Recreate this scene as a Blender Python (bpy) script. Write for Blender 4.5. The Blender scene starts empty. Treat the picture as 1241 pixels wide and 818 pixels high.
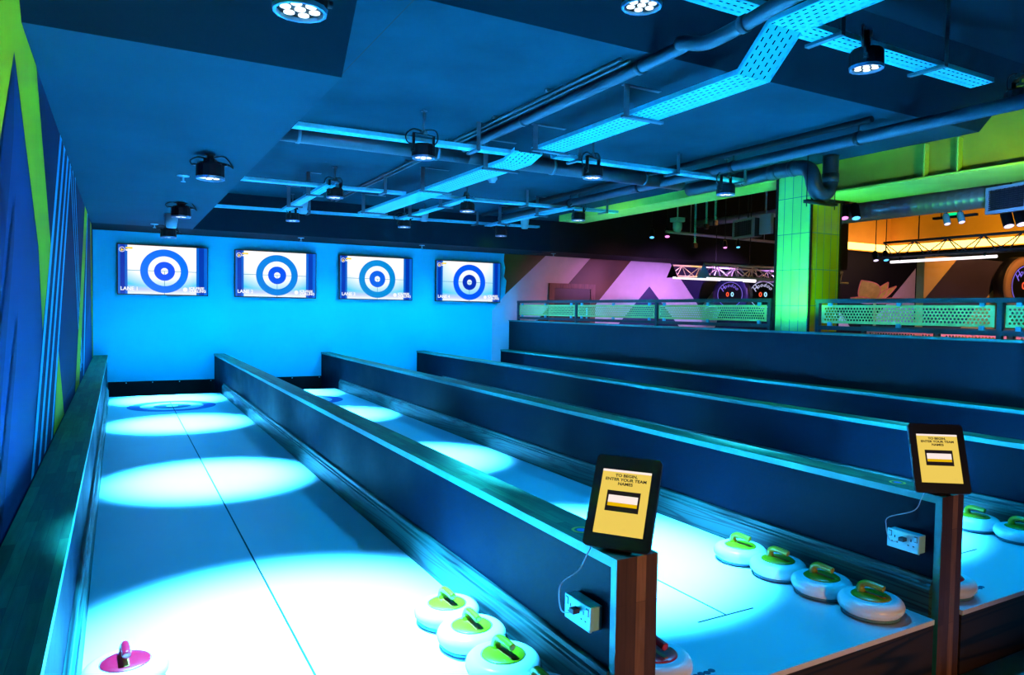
import bpy, bmesh, math, random
from mathutils import Vector, Matrix
random.seed(7)
SC = bpy.context.scene
COL = SC.collection
PI = math.pi
H = 1.62                                   # eye height above the floor


def zr(z):                                 # height given relative to eye level -> height above floor
    return z + H


# ------------------------------------------------------------------ materials
MATS = {}


def nodes(name):
    m = bpy.data.materials.new(name)
    m.use_nodes = True
    nt = m.node_tree
    return m, nt, nt.nodes['Principled BSDF']


def mat(name, col, rough=.5, metal=0., spec=.5, var=0., vscale=6., stretch=None, bump=0., rvar=0., coat=0.):
    """principled material with a little procedural noise in colour / roughness / bump"""
    if name in MATS:
        return MATS[name]
    m, nt, b = nodes(name)
    b.inputs['Base Color'].default_value = (*col, 1)
    b.inputs['Roughness'].default_value = rough
    b.inputs['Metallic'].default_value = metal
    b.inputs['Specular IOR Level'].default_value = spec
    b.inputs['Coat Weight'].default_value = coat
    if var or bump or rvar:
        tc = nt.nodes.new('ShaderNodeTexCoord')
        mp = nt.nodes.new('ShaderNodeMapping')
        mp.inputs['Scale'].default_value = stretch or (1, 1, 1)
        nz = nt.nodes.new('ShaderNodeTexNoise')
        nz.inputs['Scale'].default_value = vscale
        nz.inputs['Detail'].default_value = 5
        nt.links.new(tc.outputs['Object'], mp.inputs['Vector'])
        nt.links.new(mp.outputs['Vector'], nz.inputs['Vector'])
        if var:
            r = nt.nodes.new('ShaderNodeValToRGB')
            r.color_ramp.elements[0].position = .3
            r.color_ramp.elements[1].position = .7
            r.color_ramp.elements[0].color = (*[c * (1 - var) for c in col], 1)
            r.color_ramp.elements[1].color = (*[min(1, c * (1 + var)) for c in col], 1)
            nt.links.new(nz.outputs['Fac'], r.inputs['Fac'])
            nt.links.new(r.outputs['Color'], b.inputs['Base Color'])
        if rvar:
            mr = nt.nodes.new('ShaderNodeMapRange')
            mr.inputs['From Min'].default_value = .3
            mr.inputs['From Max'].default_value = .7
            mr.inputs['To Min'].default_value = max(.02, rough - rvar)
            mr.inputs['To Max'].default_value = min(1, rough + rvar)
            nt.links.new(nz.outputs['Fac'], mr.inputs['Value'])
            nt.links.new(mr.outputs['Result'], b.inputs['Roughness'])
        if bump:
            bp = nt.nodes.new('ShaderNodeBump')
            bp.inputs['Strength'].default_value = bump
            bp.inputs['Distance'].default_value = .01
            nt.links.new(nz.outputs['Fac'], bp.inputs['Height'])
            nt.links.new(bp.outputs['Normal'], b.inputs['Normal'])
    MATS[name] = m
    return m


def glow(name, col, strength=1.):
    if name in MATS:
        return MATS[name]
    m, nt, b = nodes(name)
    b.inputs['Base Color'].default_value = (0, 0, 0, 1)
    b.inputs['Emission Color'].default_value = (*col, 1)
    b.inputs['Emission Strength'].default_value = strength
    b.inputs['Roughness'].default_value = .3
    MATS[name] = m
    return m


def butcher(name, dark, light, rough=.45, axis=1):
    """strips of laminated wood, long along the given axis"""
    if name in MATS:
        return MATS[name]
    m, nt, b = nodes(name)
    tc = nt.nodes.new('ShaderNodeTexCoord')
    mp = nt.nodes.new('ShaderNodeMapping')
    if axis == 1:
        mp.inputs['Rotation'].default_value = (0, 0, PI / 2)
    elif axis == 2:
        mp.inputs['Rotation'].default_value = (PI / 2, 0, PI / 2)
    nt.links.new(tc.outputs['Object'], mp.inputs['Vector'])
    br = nt.nodes.new('ShaderNodeTexBrick')
    br.inputs['Scale'].default_value = 1
    br.inputs['Brick Width'].default_value = .42
    br.inputs['Row Height'].default_value = .04
    br.inputs['Mortar Size'].default_value = .0006
    br.inputs['Color1'].default_value = (*dark, 1)
    br.inputs['Color2'].default_value = (*light, 1)
    br.inputs['Mortar'].default_value = (*[c * .6 for c in dark], 1)
    br.offset = .37
    nt.links.new(mp.outputs['Vector'], br.inputs['Vector'])
    nz = nt.nodes.new('ShaderNodeTexNoise')
    nz.inputs['Scale'].default_value = 14
    mp2 = nt.nodes.new('ShaderNodeMapping')
    s = [6, 6, 6]
    s[axis] = .5
    mp2.inputs['Scale'].default_value = s
    nt.links.new(tc.outputs['Object'], mp2.inputs['Vector'])
    nt.links.new(mp2.outputs['Vector'], nz.inputs['Vector'])
    mx = nt.nodes.new('ShaderNodeMix')
    mx.data_type = 'RGBA'
    mx.blend_type = 'MULTIPLY'
    mx.inputs['Factor'].default_value = .7
    nt.links.new(br.outputs['Color'], mx.inputs['A'])
    nt.links.new(nz.outputs['Fac'], mx.inputs['B'])
    nt.links.new(mx.outputs['Result'], b.inputs['Base Color'])
    b.inputs['Roughness'].default_value = rough
    MATS[name] = m
    return m


def grain(name, dark, light, axis=1, rough=.5, scale=1., lo=.42, hi=.58):
    """flat-sawn softwood: dark growth-ring lines stretched along an axis"""
    if name in MATS:
        return MATS[name]
    m, nt, b = nodes(name)
    tc = nt.nodes.new('ShaderNodeTexCoord')
    mp = nt.nodes.new('ShaderNodeMapping')
    s = [9 * scale, 9 * scale, 9 * scale]
    s[axis] = .45 * scale
    mp.inputs['Scale'].default_value = s
    nt.links.new(tc.outputs['Object'], mp.inputs['Vector'])
    nz = nt.nodes.new('ShaderNodeTexNoise')
    nz.inputs['Scale'].default_value = .8
    nz.inputs['Detail'].default_value = 1.5
    nz.inputs['Distortion'].default_value = .3
    nt.links.new(mp.outputs['Vector'], nz.inputs['Vector'])
    mu = nt.nodes.new('ShaderNodeMath')
    mu.operation = 'MULTIPLY'
    mu.inputs[1].default_value = 26
    nt.links.new(nz.outputs['Fac'], mu.inputs[0])
    fr = nt.nodes.new('ShaderNodeMath')
    fr.operation = 'PINGPONG'
    fr.inputs[1].default_value = 1
    nt.links.new(mu.outputs[0], fr.inputs[0])
    r = nt.nodes.new('ShaderNodeValToRGB')
    r.color_ramp.elements[0].position = .1
    r.color_ramp.elements[1].position = .55
    r.color_ramp.elements[0].color = (*dark, 1)
    r.color_ramp.elements[1].color = (*light, 1)
    nt.links.new(fr.outputs[0], r.inputs['Fac'])
    nt.links.new(r.outputs['Color'], b.inputs['Base Color'])
    b.inputs['Roughness'].default_value = rough
    MATS[name] = m
    return m


def perforated(name, col, pu, pv, su, sv, rough=.45, metal=0., stagger=True):
    """sheet metal with slots cut through, in UV metres"""
    if name in MATS:
        return MATS[name]
    m, nt, b = nodes(name)
    b.inputs['Base Color'].default_value = (*col, 1)
    b.inputs['Roughness'].default_value = rough
    b.inputs['Metallic'].default_value = metal
    uv = nt.nodes.new('ShaderNodeUVMap')
    sp = nt.nodes.new('ShaderNodeSeparateXYZ')
    nt.links.new(uv.outputs['UV'], sp.inputs[0])

    def mth(op, a, bb=None):
        n = nt.nodes.new('ShaderNodeMath')
        n.operation = op
        for i, q in enumerate((a, bb)):
            if q is None:
                continue
            if isinstance(q, (int, float)):
                n.inputs[i].default_value = q
            else:
                nt.links.new(q, n.inputs[i])
        return n.outputs[0]
    u, v = sp.outputs[0], sp.outputs[1]
    row = mth('FLOOR', mth('DIVIDE', v, pv))
    odd = mth('MODULO', row, 2) if stagger else 0
    uo = mth('ADD', u, mth('MULTIPLY', odd, pu * .5))
    fu = mth('ABSOLUTE', mth('SUBTRACT', mth('FRACT', mth('DIVIDE', uo, pu)), .5))
    fv = mth('ABSOLUTE', mth('SUBTRACT', mth('FRACT', mth('DIVIDE', v, pv)), .5))
    hole = mth('MULTIPLY', mth('LESS_THAN', fu, su / pu / 2), mth('LESS_THAN', fv, sv / pv / 2))
    tr = nt.nodes.new('ShaderNodeBsdfTransparent')
    mx = nt.nodes.new('ShaderNodeMixShader')
    nt.links.new(hole, mx.inputs[0])
    nt.links.new(b.outputs[0], mx.inputs[1])
    nt.links.new(tr.outputs[0], mx.inputs[2])
    nt.links.new(mx.outputs[0], nt.nodes['Material Output'].inputs[0])
    MATS[name] = m
    return m


# ------------------------------------------------------------------ mesh building
class MB:
    def __init__(self):
        self.bm = bmesh.new()
        self.uv = None

    def box(self, a, b, mi=0, bevel=0.):
        x0, y0, z0 = a
        x1, y1, z1 = b
        vs = [self.bm.verts.new(p) for p in ((x0, y0, z0), (x1, y0, z0), (x1, y1, z0), (x0, y1, z0), (x0, y0, z1), (x1, y0, z1), (x1, y1, z1), (x0, y1, z1))]
        fs = []
        for q in ((0, 3, 2, 1), (4, 5, 6, 7), (0, 1, 5, 4), (1, 2, 6, 5), (2, 3, 7, 6), (3, 0, 4, 7)):
            f = self.bm.faces.new([vs[i] for i in q])
            f.material_index = mi
            fs.append(f)
        if bevel:
            es = list({e for f in fs for e in f.edges})
            r = bmesh.ops.bevel(self.bm, geom=es, offset=bevel, segments=2, profile=.5, affect='EDGES', clamp_overlap=True)
            for f in r['faces']:
                f.material_index = mi
        return self

    def poly(self, pts, mi=0):
        f = self.bm.faces.new([self.bm.verts.new(p) for p in pts])
        f.material_index = mi
        return f

    def prism(self, pts, d, mi=0):
        """extrude planar polygon pts (3D) by vector d"""
        d = Vector(d)
        a = [self.bm.verts.new(p) for p in pts]
        b = [self.bm.verts.new(Vector(p) + d) for p in pts]
        n = len(a)
        fs = [self.bm.faces.new(a[::-1]), self.bm.faces.new(b)]
        for i in range(n):
            fs.append(self.bm.faces.new((a[i], a[(i + 1) % n], b[(i + 1) % n], b[i])))
        for f in fs:
            f.material_index = mi
        return self

    def lathe(self, prof, n=32, c=(0, 0, 0), mi=0, smooth=True, M=None, closed=False):
        """profile [(r,z)...] round local z axis"""
        c = Vector(c)
        rings = []
        for r, z in prof:
            if r < 1e-6:
                p = Vector((0, 0, z))
                rings.append([self.bm.verts.new((M @ p if M else p) + c)])
            else:
                ring = []
                for k in range(n):
                    a = 2 * PI * k / n
                    p = Vector((r * math.cos(a), r * math.sin(a), z))
                    ring.append(self.bm.verts.new((M @ p if M else p) + c))
                rings.append(ring)
        for A, B in zip(rings, rings[1:]):
            for k in range(n):
                k2 = (k + 1) % n
                if len(A) == 1 and len(B) == 1:
                    continue
                if len(A) == 1:
                    f = self.bm.faces.new((A[0], B[k], B[k2]))
                elif len(B) == 1:
                    f = self.bm.faces.new((A[k], A[k2], B[0]))
                else:
                    f = self.bm.faces.new((A[k], A[k2], B[k2], B[k]))
                f.material_index = mi
                f.smooth = smooth
        return self

    def cyl(self, a, b, r, n=16, mi=0, smooth=True, r2=None):
        a, b = Vector(a), Vector(b)
        d = b - a
        q = d.to_track_quat('Z', 'Y').to_matrix().to_4x4()
        L = d.length
        r2 = r if r2 is None else r2
        self.lathe([(0, 0), (r, 0), (r2, L), (0, L)], n, a, mi, False, q)
        if smooth:
            for f in self.bm.faces:
                if f.material_index == mi and len(f.verts) == 4:
                    f.smooth = True
        return self

    def tube(self, pts, r, n=8, mi=0, cap=True):
        pts = [Vector(p) for p in pts]
        rs = r if isinstance(r, (list, tuple)) else [r] * len(pts)
        prev = None
        rings = []
        up = None
        for i, p in enumerate(pts):
            t = (pts[min(i + 1, len(pts) - 1)] - pts[max(i - 1, 0)]).normalized()
            if up is None:
                up = t.orthogonal().normalized()
            up = (up - t * up.dot(t)).normalized()
            s = t.cross(up)
            ring = [self.bm.verts.new(p + rs[i] * (math.cos(2 * PI * k / n) * up + math.sin(2 * PI * k / n) * s)) for k in range(n)]
            rings.append(ring)
        for A, B in zip(rings, rings[1:]):
            for k in range(n):
                f = self.bm.faces.new((A[k], A[(k + 1) % n], B[(k + 1) % n], B[k]))
                f.smooth = True
                f.material_index = mi
        if cap:
            for ring in (rings[0][::-1], rings[-1]):
                f = self.bm.faces.new(ring)
                f.material_index = mi
        return self

    def disc(self, c, r0, r1, n=48, mi=0, M=None, thick=0):
        c = Vector(c)
        if thick:
            prof = [(r0, 0), (r1, 0), (r1, thick), (r0, thick), (r0, 0)]
        else:
            prof = [(r0, 0), (r1, 0)]
        self.lathe(prof, n, c, mi, False, M)
        return self

    def grid_uv(self):
        self.uv = self.uv or self.bm.loops.layers.uv.new('UVMap')
        return self.uv

    def quad_uv(self, pts, uvs, mi=0):
        lay = self.grid_uv()
        f = self.poly(pts, mi)
        for l, q in zip(f.loops, uvs):
            l[lay].uv = q
        return f

    def build(self, name, mats, parent=None, recalc=True):
        if recalc:
            bmesh.ops.recalc_face_normals(self.bm, faces=self.bm.faces)
        me = bpy.data.meshes.new(name)
        self.bm.to_mesh(me)
        self.bm.free()
        for m in (mats if isinstance(mats, (list, tuple)) else [mats]):
            me.materials.append(m)
        o = bpy.data.objects.new(name, me)
        COL.objects.link(o)
        if parent:
            o.parent = parent
        return o


def spline(pts, n=6):
    """Catmull-Rom through pts"""
    P = [Vector(p) for p in pts]
    P = [P[0] * 2 - P[1]] + P + [P[-1] * 2 - P[-2]]
    out = []
    for i in range(1, len(P) - 2):
        for k in range(n):
            t = k / n
            a, b, c, d = P[i - 1], P[i], P[i + 1], P[i + 2]
            out.append(.5 * ((2 * b) + (c - a) * t + (2 * a - 5 * b + 4 * c - d) * t * t + (3 * b - a - 3 * c + d) * t ** 3))
    out.append(P[-2])
    return out


def tag(o, label=None, cat=None, group=None, kind=None):
    if label:
        o['label'] = label
    if cat:
        o['category'] = cat
    if group:
        o['group'] = group
    if kind:
        o['kind'] = kind
    return o


def thing(name, label, cat, loc=(0, 0, 0), group=None, rz=0.):
    o = bpy.data.objects.new(name, None)
    o.empty_display_size = .1
    COL.objects.link(o)
    o.location = loc
    o.rotation_euler = (0, 0, rz)
    return tag(o, label, cat, group)


def struct(o, label=None):
    o['kind'] = 'structure'
    if label:
        o['label'] = label
    return o


def dup(root, loc, label, group=None, rz=None):
    r = root.copy()
    COL.objects.link(r)
    r.location = loc
    r['label'] = label
    if rz is not None:
        r.rotation_euler = (0, 0, rz)
    if group:
        r['group'] = group
    for ch in list(root.children):
        c = ch.copy()
        COL.objects.link(c)
        c.parent = r
        for g in ch.children:
            d = g.copy()
            COL.objects.link(d)
            d.parent = c
    return r


def text(name, body, size, m, parent, M, align='CENTER', bold=0., shear=0., ext=.0004):
    cu = bpy.data.curves.new(name, 'FONT')
    cu.body = body
    cu.size = size
    cu.align_x = align
    cu.align_y = 'CENTER'
    cu.offset = bold
    cu.shear = shear
    cu.extrude = ext
    cu.space_line = 1.05
    t = bpy.data.objects.new(name, cu)
    COL.objects.link(t)
    dg = bpy.context.evaluated_depsgraph_get()
    dg.update()
    me = bpy.data.meshes.new_from_object(t.evaluated_get(dg))
    bpy.data.objects.remove(t)
    me.materials.clear()
    me.materials.append(m)
    o = bpy.data.objects.new(name, me)
    COL.objects.link(o)
    o.parent = parent
    o.matrix_local = M
    return o


def basis(x, y, z, o):
    M = Matrix.Identity(4)
    for i, v in enumerate((x, y, z)):
        v = Vector(v)
        for k in range(3):
            M[k][i] = v[k]
    M.translation = Vector(o)
    return M


# ------------------------------------------------------------------ palette
NAVY = mat('navy_panel', (.0006, .0046, .012), .6, 0, .05, var=.35, vscale=1.6, rvar=.12, stretch=(1, .8, 1))
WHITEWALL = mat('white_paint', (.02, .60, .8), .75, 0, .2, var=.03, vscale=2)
CEIL = mat('ceiling_paint', (.001, .031, .046), .9, 0, .12, var=.3, vscale=1.2, bump=.15)
SOFFIT = mat('soffit_paint', (.001, .034, .052), .85, 0, .12, var=.1, vscale=1.5)
SHADECEIL = mat('shaded_ceiling_paint', (.0005, .010, .016), .9, 0, .08, var=.15, vscale=1.5)  # shade of the sloped, side and near faces put into the ceiling colour
BLACKPAINT = mat('black_paint', (.0025, .0028, .004), .8, 0, .25, var=.2, vscale=3)
FLOORM = mat('dark_floor', (.05, .3, .32), .35, var=.25, vscale=2.5, rvar=.1)
LANEM = mat('white_lane_sheet', (.62, .62, .66), .42, var=.02, vscale=2.5)
SEAM = mat('dark_seam', (.0008, .002, .003), .6, var=.1)
RINGBLUE = mat('ring_blue', (.004, .045, .33), .5, var=.05)
RINGDARK = mat('ring_dark_blue', (.006, .05, .13), .5, var=.05)
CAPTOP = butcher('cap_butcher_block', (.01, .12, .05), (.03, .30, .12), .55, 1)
CAPEDGE = mat('cap_lit_edge', (.015, .19, .17), .5, var=.15, vscale=12)  # wood edges in a brighter tone, lane light put into the colour
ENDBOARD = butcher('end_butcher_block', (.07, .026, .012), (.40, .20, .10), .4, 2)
KICK = grain('brushed_pine', (.0006, .005, .005), (.008, .06, .05), 1, .5, 1.15)
FASCIA = grain('burnt_pine', (.0008, .0006, .0004), (.028, .013, .003), 0, .55, .7)
METALBLK = mat('black_metal', (.003, .0045, .006), .45, 0, .25, var=.1)
PLASTICBLK = mat('black_plastic', (.01, .01, .012), .45, var=.1)
STEELBLUE = mat('painted_steel', (.05, .13, .17), .5, .3, var=.1, vscale=8)
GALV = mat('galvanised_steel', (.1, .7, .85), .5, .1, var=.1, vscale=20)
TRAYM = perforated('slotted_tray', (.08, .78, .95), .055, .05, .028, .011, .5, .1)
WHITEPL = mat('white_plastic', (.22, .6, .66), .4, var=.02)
LED = glow('lamp_led', (.85, .97, 1.), 1.7)

# ------------------------------------------------------------------ dimensions
XW, D, Y0, YL = -.345, 12.717, 1.789, 11.65
ZL, ZD = .30, .836
XLEFT = -.148
DIV = [(1.378, 1.545), (3.140, 3.302), (4.944, 5.108), (6.744, 6.93)]
LANES = [(XLEFT, 1.378), (1.545, 3.140), (3.302, 4.944), (5.108, 6.744)]
XC = [.613, 2.33, 4.12, 5.92]
ZS, ZM, ZN = zr(1.143), zr(1.725), zr(2.2)      # soffit, main ceiling, near ceiling
XP = 6.936
WORDS = ['first', 'second', 'third', 'fourth']
SIDE = ['beside the mural wall', 'second from the mural wall', 'third from the mural wall', 'farthest from the mural wall']

# ------------------------------------------------------------------ room shell
b = MB()
b.poly([(-.6, -3, 0), (21, -3, 0), (21, 13, 0), (-.6, 13, 0)])
struct(b.build('floor', FLOORM), 'dark hall floor in front of the lanes')

# left wall with mural (layers one millimetre proud of each other)
LIME = mat('mural_lime', (.42, .40, .002), .7, 0, .12, var=.06, vscale=3)
MBLUE = mat('mural_blue', (.0008, .026, .105), .7, 0, .12, var=.12, vscale=1.2)
MNAVY = mat('mural_navy', (.0005, .010, .05), .7, 0, .12, var=.15, vscale=2)
MSKY = mat('mural_sky', (.03, .5, .8), .7, 0, .15, var=.05, vscale=3)
b = MB()
b.box((XW - .12, -2.5, 0), (XW, D + .1, zr(2.3)), 0)


def mural(pts, mi, lay):
    b.poly([(XW + .0012 * lay, y, zr(z)) for y, z in pts], mi)


mural([(-2.4, -1.6), (12.70, -1.6), (12.70, 1.14), (4.164, 1.14), (3.6, 1.14), (3.0, 2.25), (-2.4, 2.25)], 1, 1)      # blue ground
mural([(4.164, 1.14), (12.7, 1.14), (12.7, .35), (8.4, -.68), (4.2, -.68), (4.37, -.14), (4.93, .33)], 2, 2)         # navy band
mural([(-2.4, 2.25), (2.9, 2.25), (3.5, 1.35), (3.62, 1.14), (4.164, 1.14), (4.93, .33), (4.37, -.14), (4.19, .28), (3.318, .952), (2.944, .571), (2.3, -.1), (-2.4, -.1)], 0, 3)
for q in ([(3.318, .92), (3.26, .62), (2.7, -.25), (2.6, .05), (3.0, .60)], [(3.30, .42), (3.24, .22), (2.75, -.5), (2.68, -.3)], [(3.34, -.02), (3.28, -.2), (2.85, -.75), (2.8, -.6)]):
    mural(q, 2, 4)
for (y1, z1), (y2, z2) in (((5.831, 1.142), (3.80, -.78)), ((6.20, 1.142), (4.12, -.78)), ((6.60, 1.142), (4.43, -.78)), ((6.95, 1.142), (4.85, -.78))):
    mural([(y1 - .08, z1), (y1 + .09, z1), (y2 + .06, z2), (y2 - .06, z2)], 3, 4)
mural([(5.42, -.30), (4.97, -.78), (5.9, -.78)], 0, 5)
for (y1, z1), (y2, z2) in (((6.9, 1.142), (8.43, -.68)), ((7.25, 1.142), (8.62, -.66)), ((7.62, 1.142), (8.81, -.63))):
    mural([(y1 - .04, z1), (y1 + .05, z1), (y2 + .05, z2), (y2 - .04, z2)], 3, 5)
mural([(9.75, 1.142), (10.45, 1.142), (8.09, -.78), (7.34, -.78)], 0, 6)
mural([(10.45, 1.142), (10.6, 1.142), (9.2, -.78), (8.95, -.78)], 3, 6)
mural([(11.5, 1.142), (11.95, 1.142), (12.36, -.78), (12.05, -.78)], 0, 6)
struct(b.build('wall_left', [LIME, MBLUE, MNAVY, MSKY]), 'left wall painted with a lime and blue zigzag mural')

# back wall: white behind the lanes, striped beyond
PINK = mat('stripe_pale', (.62, .5, .6), .6, var=.04)
BROWN = mat('stripe_brown', (.09, .03, .0), .45, var=.35, vscale=1.2)
BLUED = mat('stripe_dark_blue', (.012, .012, .07), .35, var=.4, vscale=.9)
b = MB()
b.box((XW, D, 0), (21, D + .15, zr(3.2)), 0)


def stripe(pts, mi, lay):
    b.poly([(x, D - .0015 * lay, zr(z)) for x, z in pts], mi)


stripe([(6.832, .322), (6.86, .60), (6.80, .68), (6.83, .86), (6.79, 1.0), (6.82, 1.3), (7.95, 1.3)], 2, 2)
stripe([(6.60, .05), (6.832, .31), (7.92, 1.3), (9.05, 1.3), (6.55, -1.3), (6.55, .0)], 1, 1)
stripe([(9.05, 1.3), (10.15, 1.3), (7.4, -1.6), (6.2, -1.6)], 2, 1)
stripe([(10.15, 1.3), (13.2, 1.3), (13.2, -1.6), (7.4, -1.6)], 1, 1)
stripe([(10.545, .60), (11.9, -.75), (12.6, -1.5), (8.5, -1.5), (9.9, -.05)], 3, 2)
stripe([(11.0, 1.3), (13.2, 1.3), (12.1, .12)], 3, 2)
stripe([(13.2, 1.3), (21, 1.3), (21, -1.6), (11.5, -1.6), (12.6, -.3)], 3, 3)
stripe([(21, 3.1), (6.9, 3.1), (6.9, 1.3), (21, 1.3)], 4, 2)
stripe([(16.2, 2.0), (20.9, 2.0), (20.9, -1.6), (16.2, -1.6)], 4, 4)
stripe([(16.3, .95), (16.3, -.3), (17.6, -.3)], 1, 5)
stripe([(20.9, 1.75), (18.5, -.2), (20.9, -.2)], 1, 5)
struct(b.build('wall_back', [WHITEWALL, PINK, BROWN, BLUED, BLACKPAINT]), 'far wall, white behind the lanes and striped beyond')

b = MB()
b.box((20.5, -3, 0), (20.7, D, zr(3.2)))
struct(b.build('wall_right', BLACKPAINT))

# ceilings: soffit on the left with a sloped front, main ceiling with a sloped front, higher ceiling near the camera
b = MB()
sx0, sx1 = XW, .975
ys, yb = 3.56, 11.68
b.prism([(sx0, ys, ZS), (sx0, yb, ZS), (sx0, yb, ZM + .05), (sx0, 2.62, ZN), (sx0, ys - .002, ZS)][:4], (sx1 - sx0, 0, 0), 0)
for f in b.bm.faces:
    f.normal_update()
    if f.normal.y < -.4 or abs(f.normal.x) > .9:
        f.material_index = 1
struct(b.build('ceiling_soffit', [SOFFIT, SHADECEIL]), 'lowered ceiling box over the leftmost lane with sloping front')
b = MB()
b.poly([(sx1, 3.79, ZM), (XP + .9, 3.79, ZM), (XP + .9, D, ZM), (sx1, D, ZM)], 0)
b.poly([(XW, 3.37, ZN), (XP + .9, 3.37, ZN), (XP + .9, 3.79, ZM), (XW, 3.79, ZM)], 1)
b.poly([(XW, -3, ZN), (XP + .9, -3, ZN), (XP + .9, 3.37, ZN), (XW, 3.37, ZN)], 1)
b.poly([(1.447, 3.82, ZM - .001), (1.455, 3.82, ZM - .001), (1.455, 5.4, ZM - .001), (1.447, 5.4, ZM - .001)], 2)
b.poly([(1.0, 8.4, ZM - .001), (6.9, 8.4, ZM - .001), (6.9, 8.41, ZM - .001), (1.0, 8.41, ZM - .001)], 2)
struct(b.build('ceiling', [CEIL, SHADECEIL, BLACKPAINT], recalc=False), 'blue-lit slab ceiling stepping down over the lanes')
b = MB()
b.poly([(XP + .86, -3, zr(2.9)), (21, -3, zr(2.9)), (21, D, zr(2.9)), (XP + .86, D, zr(2.9))], 0)
struct(b.build('ceiling_side_room', BLACKPAINT, recalc=False), 'black ceiling of the side room')
b = MB()
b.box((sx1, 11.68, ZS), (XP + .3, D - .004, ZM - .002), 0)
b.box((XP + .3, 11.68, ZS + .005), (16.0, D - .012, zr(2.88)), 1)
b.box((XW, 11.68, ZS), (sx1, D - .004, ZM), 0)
struct(b.build('trim_1', [SHADECEIL, BLACKPAINT]), 'deep dark bulkhead along the top of the far wall')
b = MB()
b.poly([(XP + .88, -3, ZM - .02), (XP + .88, D, ZM - .02), (XP + .88, D, zr(2.9)), (XP + .88, -3, zr(2.9))], 0)
struct(b.build('trim_3', BLACKPAINT, recalc=False), 'black upstand above the green beam')
# skid board behind the lane ends
b = MB()
b.box((XLEFT, D - .03, .0), (XP, D - .002, zr(-1.206)), 0)
for k in range(5):
    for x in (.1, .47, .86, 1.33):
        b.cyl((x + k * 1.78, D - .034, zr(-1.226)), (x + k * 1.78, D - .029, zr(-1.226)), .008, 10, 1)
struct(b.build('baseboard_back', [BLACKPAINT, WHITEPL]), 'black board with screws along the far wall behind the lanes')

# ------------------------------------------------------------------ lanes
for k, (xa, xb) in enumerate(LANES):
    t = thing('curling_lane', 'white curling lane, ' + ['leftmost, beside the mural wall', 'second from the mural wall', 'third from the mural wall', 'at the far right, mostly hidden behind dividers'][k], 'curling lane', (XC[k], Y0, 0), 'white curling lanes')
    x0, x1 = xa + .026 - XC[k], xb - .026 - XC[k]
    b = MB()
    b.box((x0, .03, ZL - .03), (x1, YL - Y0, ZL), 0)
    b.box((x0, .0, ZL - .022), (x1, .03, ZL), 0)
    b.build('playing_surface', LANEM, t)
    b = MB()
    b.box((x0, .004, 0.0), (x1, .032, ZL - .022), 0)
    o = b.build('fascia', FASCIA, t)
    tag(o, 'dark burnt timber front board')
    b = MB()
    b.box((x0, .04, 0), (x1, YL - Y0, ZL - .03), 0)
    b.build('platform', BLACKPAINT, t)
    cy = 10.33 - Y0
    for nm, r0, r1, m in (('target_ring', .378, .53, RINGBLUE), ('target_ring', .072, .226, RINGDARK)):
        b = MB()
        b.disc((0, cy, ZL + .0012), r0, r1, 64)
        b.build(nm, m, t)
    b = MB()
    b.box((-.004, 2.24 - Y0, ZL), (.004, 10.85 - Y0, ZL + .0016))
    b.build('centre_line', SEAM, t)
    b = MB()
    b.box((-.165, 2.236 - Y0, ZL), (.165, 2.244 - Y0, ZL + .0016))
    b.build('hack_line', SEAM, t)
    b = MB()
    for i in range(4):
        xx = -.49 + .026 * i
        b.lathe([(0, 0), (.014, 0), (.011, .0016), (0, .0016)], 10, (xx, 1.905 - Y0 + .004 * (i % 2), ZL))
    b.build('small_dark_mark', RINGDARK, t)

# ------------------------------------------------------------------ dividers
DLAB = ['along the mural wall, left of the leftmost lane', 'carrying the nearer tablet on its front end',
        'carrying the farther tablet on its front end', 'between the third lane and the rightmost lane', 'against the tall partition with railings']


def divider(k, xa, xb, left, right):
    t = thing('lane_divider', 'navy panelled lane divider with wooden cap ' + DLAB[k], 'lane divider', (xa, Y0, 0), 'lane dividers')
    w, L = xb - xa, D - Y0 - .002
    y00 = -.58 if k == 0 else 0.
    b = MB()
    b.box((.010 if left else 0, y00 + .03, 0), (w - .010, L, ZD - .03))
    b.build('panel', NAVY, t)
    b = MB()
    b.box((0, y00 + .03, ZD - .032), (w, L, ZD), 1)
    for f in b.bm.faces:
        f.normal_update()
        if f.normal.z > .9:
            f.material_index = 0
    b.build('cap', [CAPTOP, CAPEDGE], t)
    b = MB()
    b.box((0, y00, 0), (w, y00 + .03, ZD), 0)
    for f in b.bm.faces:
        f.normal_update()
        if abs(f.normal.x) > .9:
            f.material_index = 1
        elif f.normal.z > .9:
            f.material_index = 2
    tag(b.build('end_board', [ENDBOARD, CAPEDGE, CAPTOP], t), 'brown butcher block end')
    for side in ((-1,) if left else ()) + ((1,) if right else ()):
        b = MB()
        xs = .010 if side < 0 else w - .010
        th, z0, z1 = .034, ZL, ZL + .165
        prof = [(0, 0), (th, 0), (th, z1 - .045), (th - .006, z1 - .038), (th - .006, z1 - .03), (th - .014, z1 - .022), (th - .016, z1 - .004), (th - .022, z1), (0, z1)]
        b.prism([(xs + side * p, .03 if k else y00 + .03, z) for p, z in prof], (0, (11.45 - Y0) - (.03 if k else y00 + .03), 0))
        tag(b.build('kickboard', KICK, t), 'brushed pine kickboard')
    return t


d0 = divider(0, XW + .009, XLEFT, False, True)
ds = [divider(i + 1, a, c, True, i < 3) for i, (a, c) in enumerate(DIV)]

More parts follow.
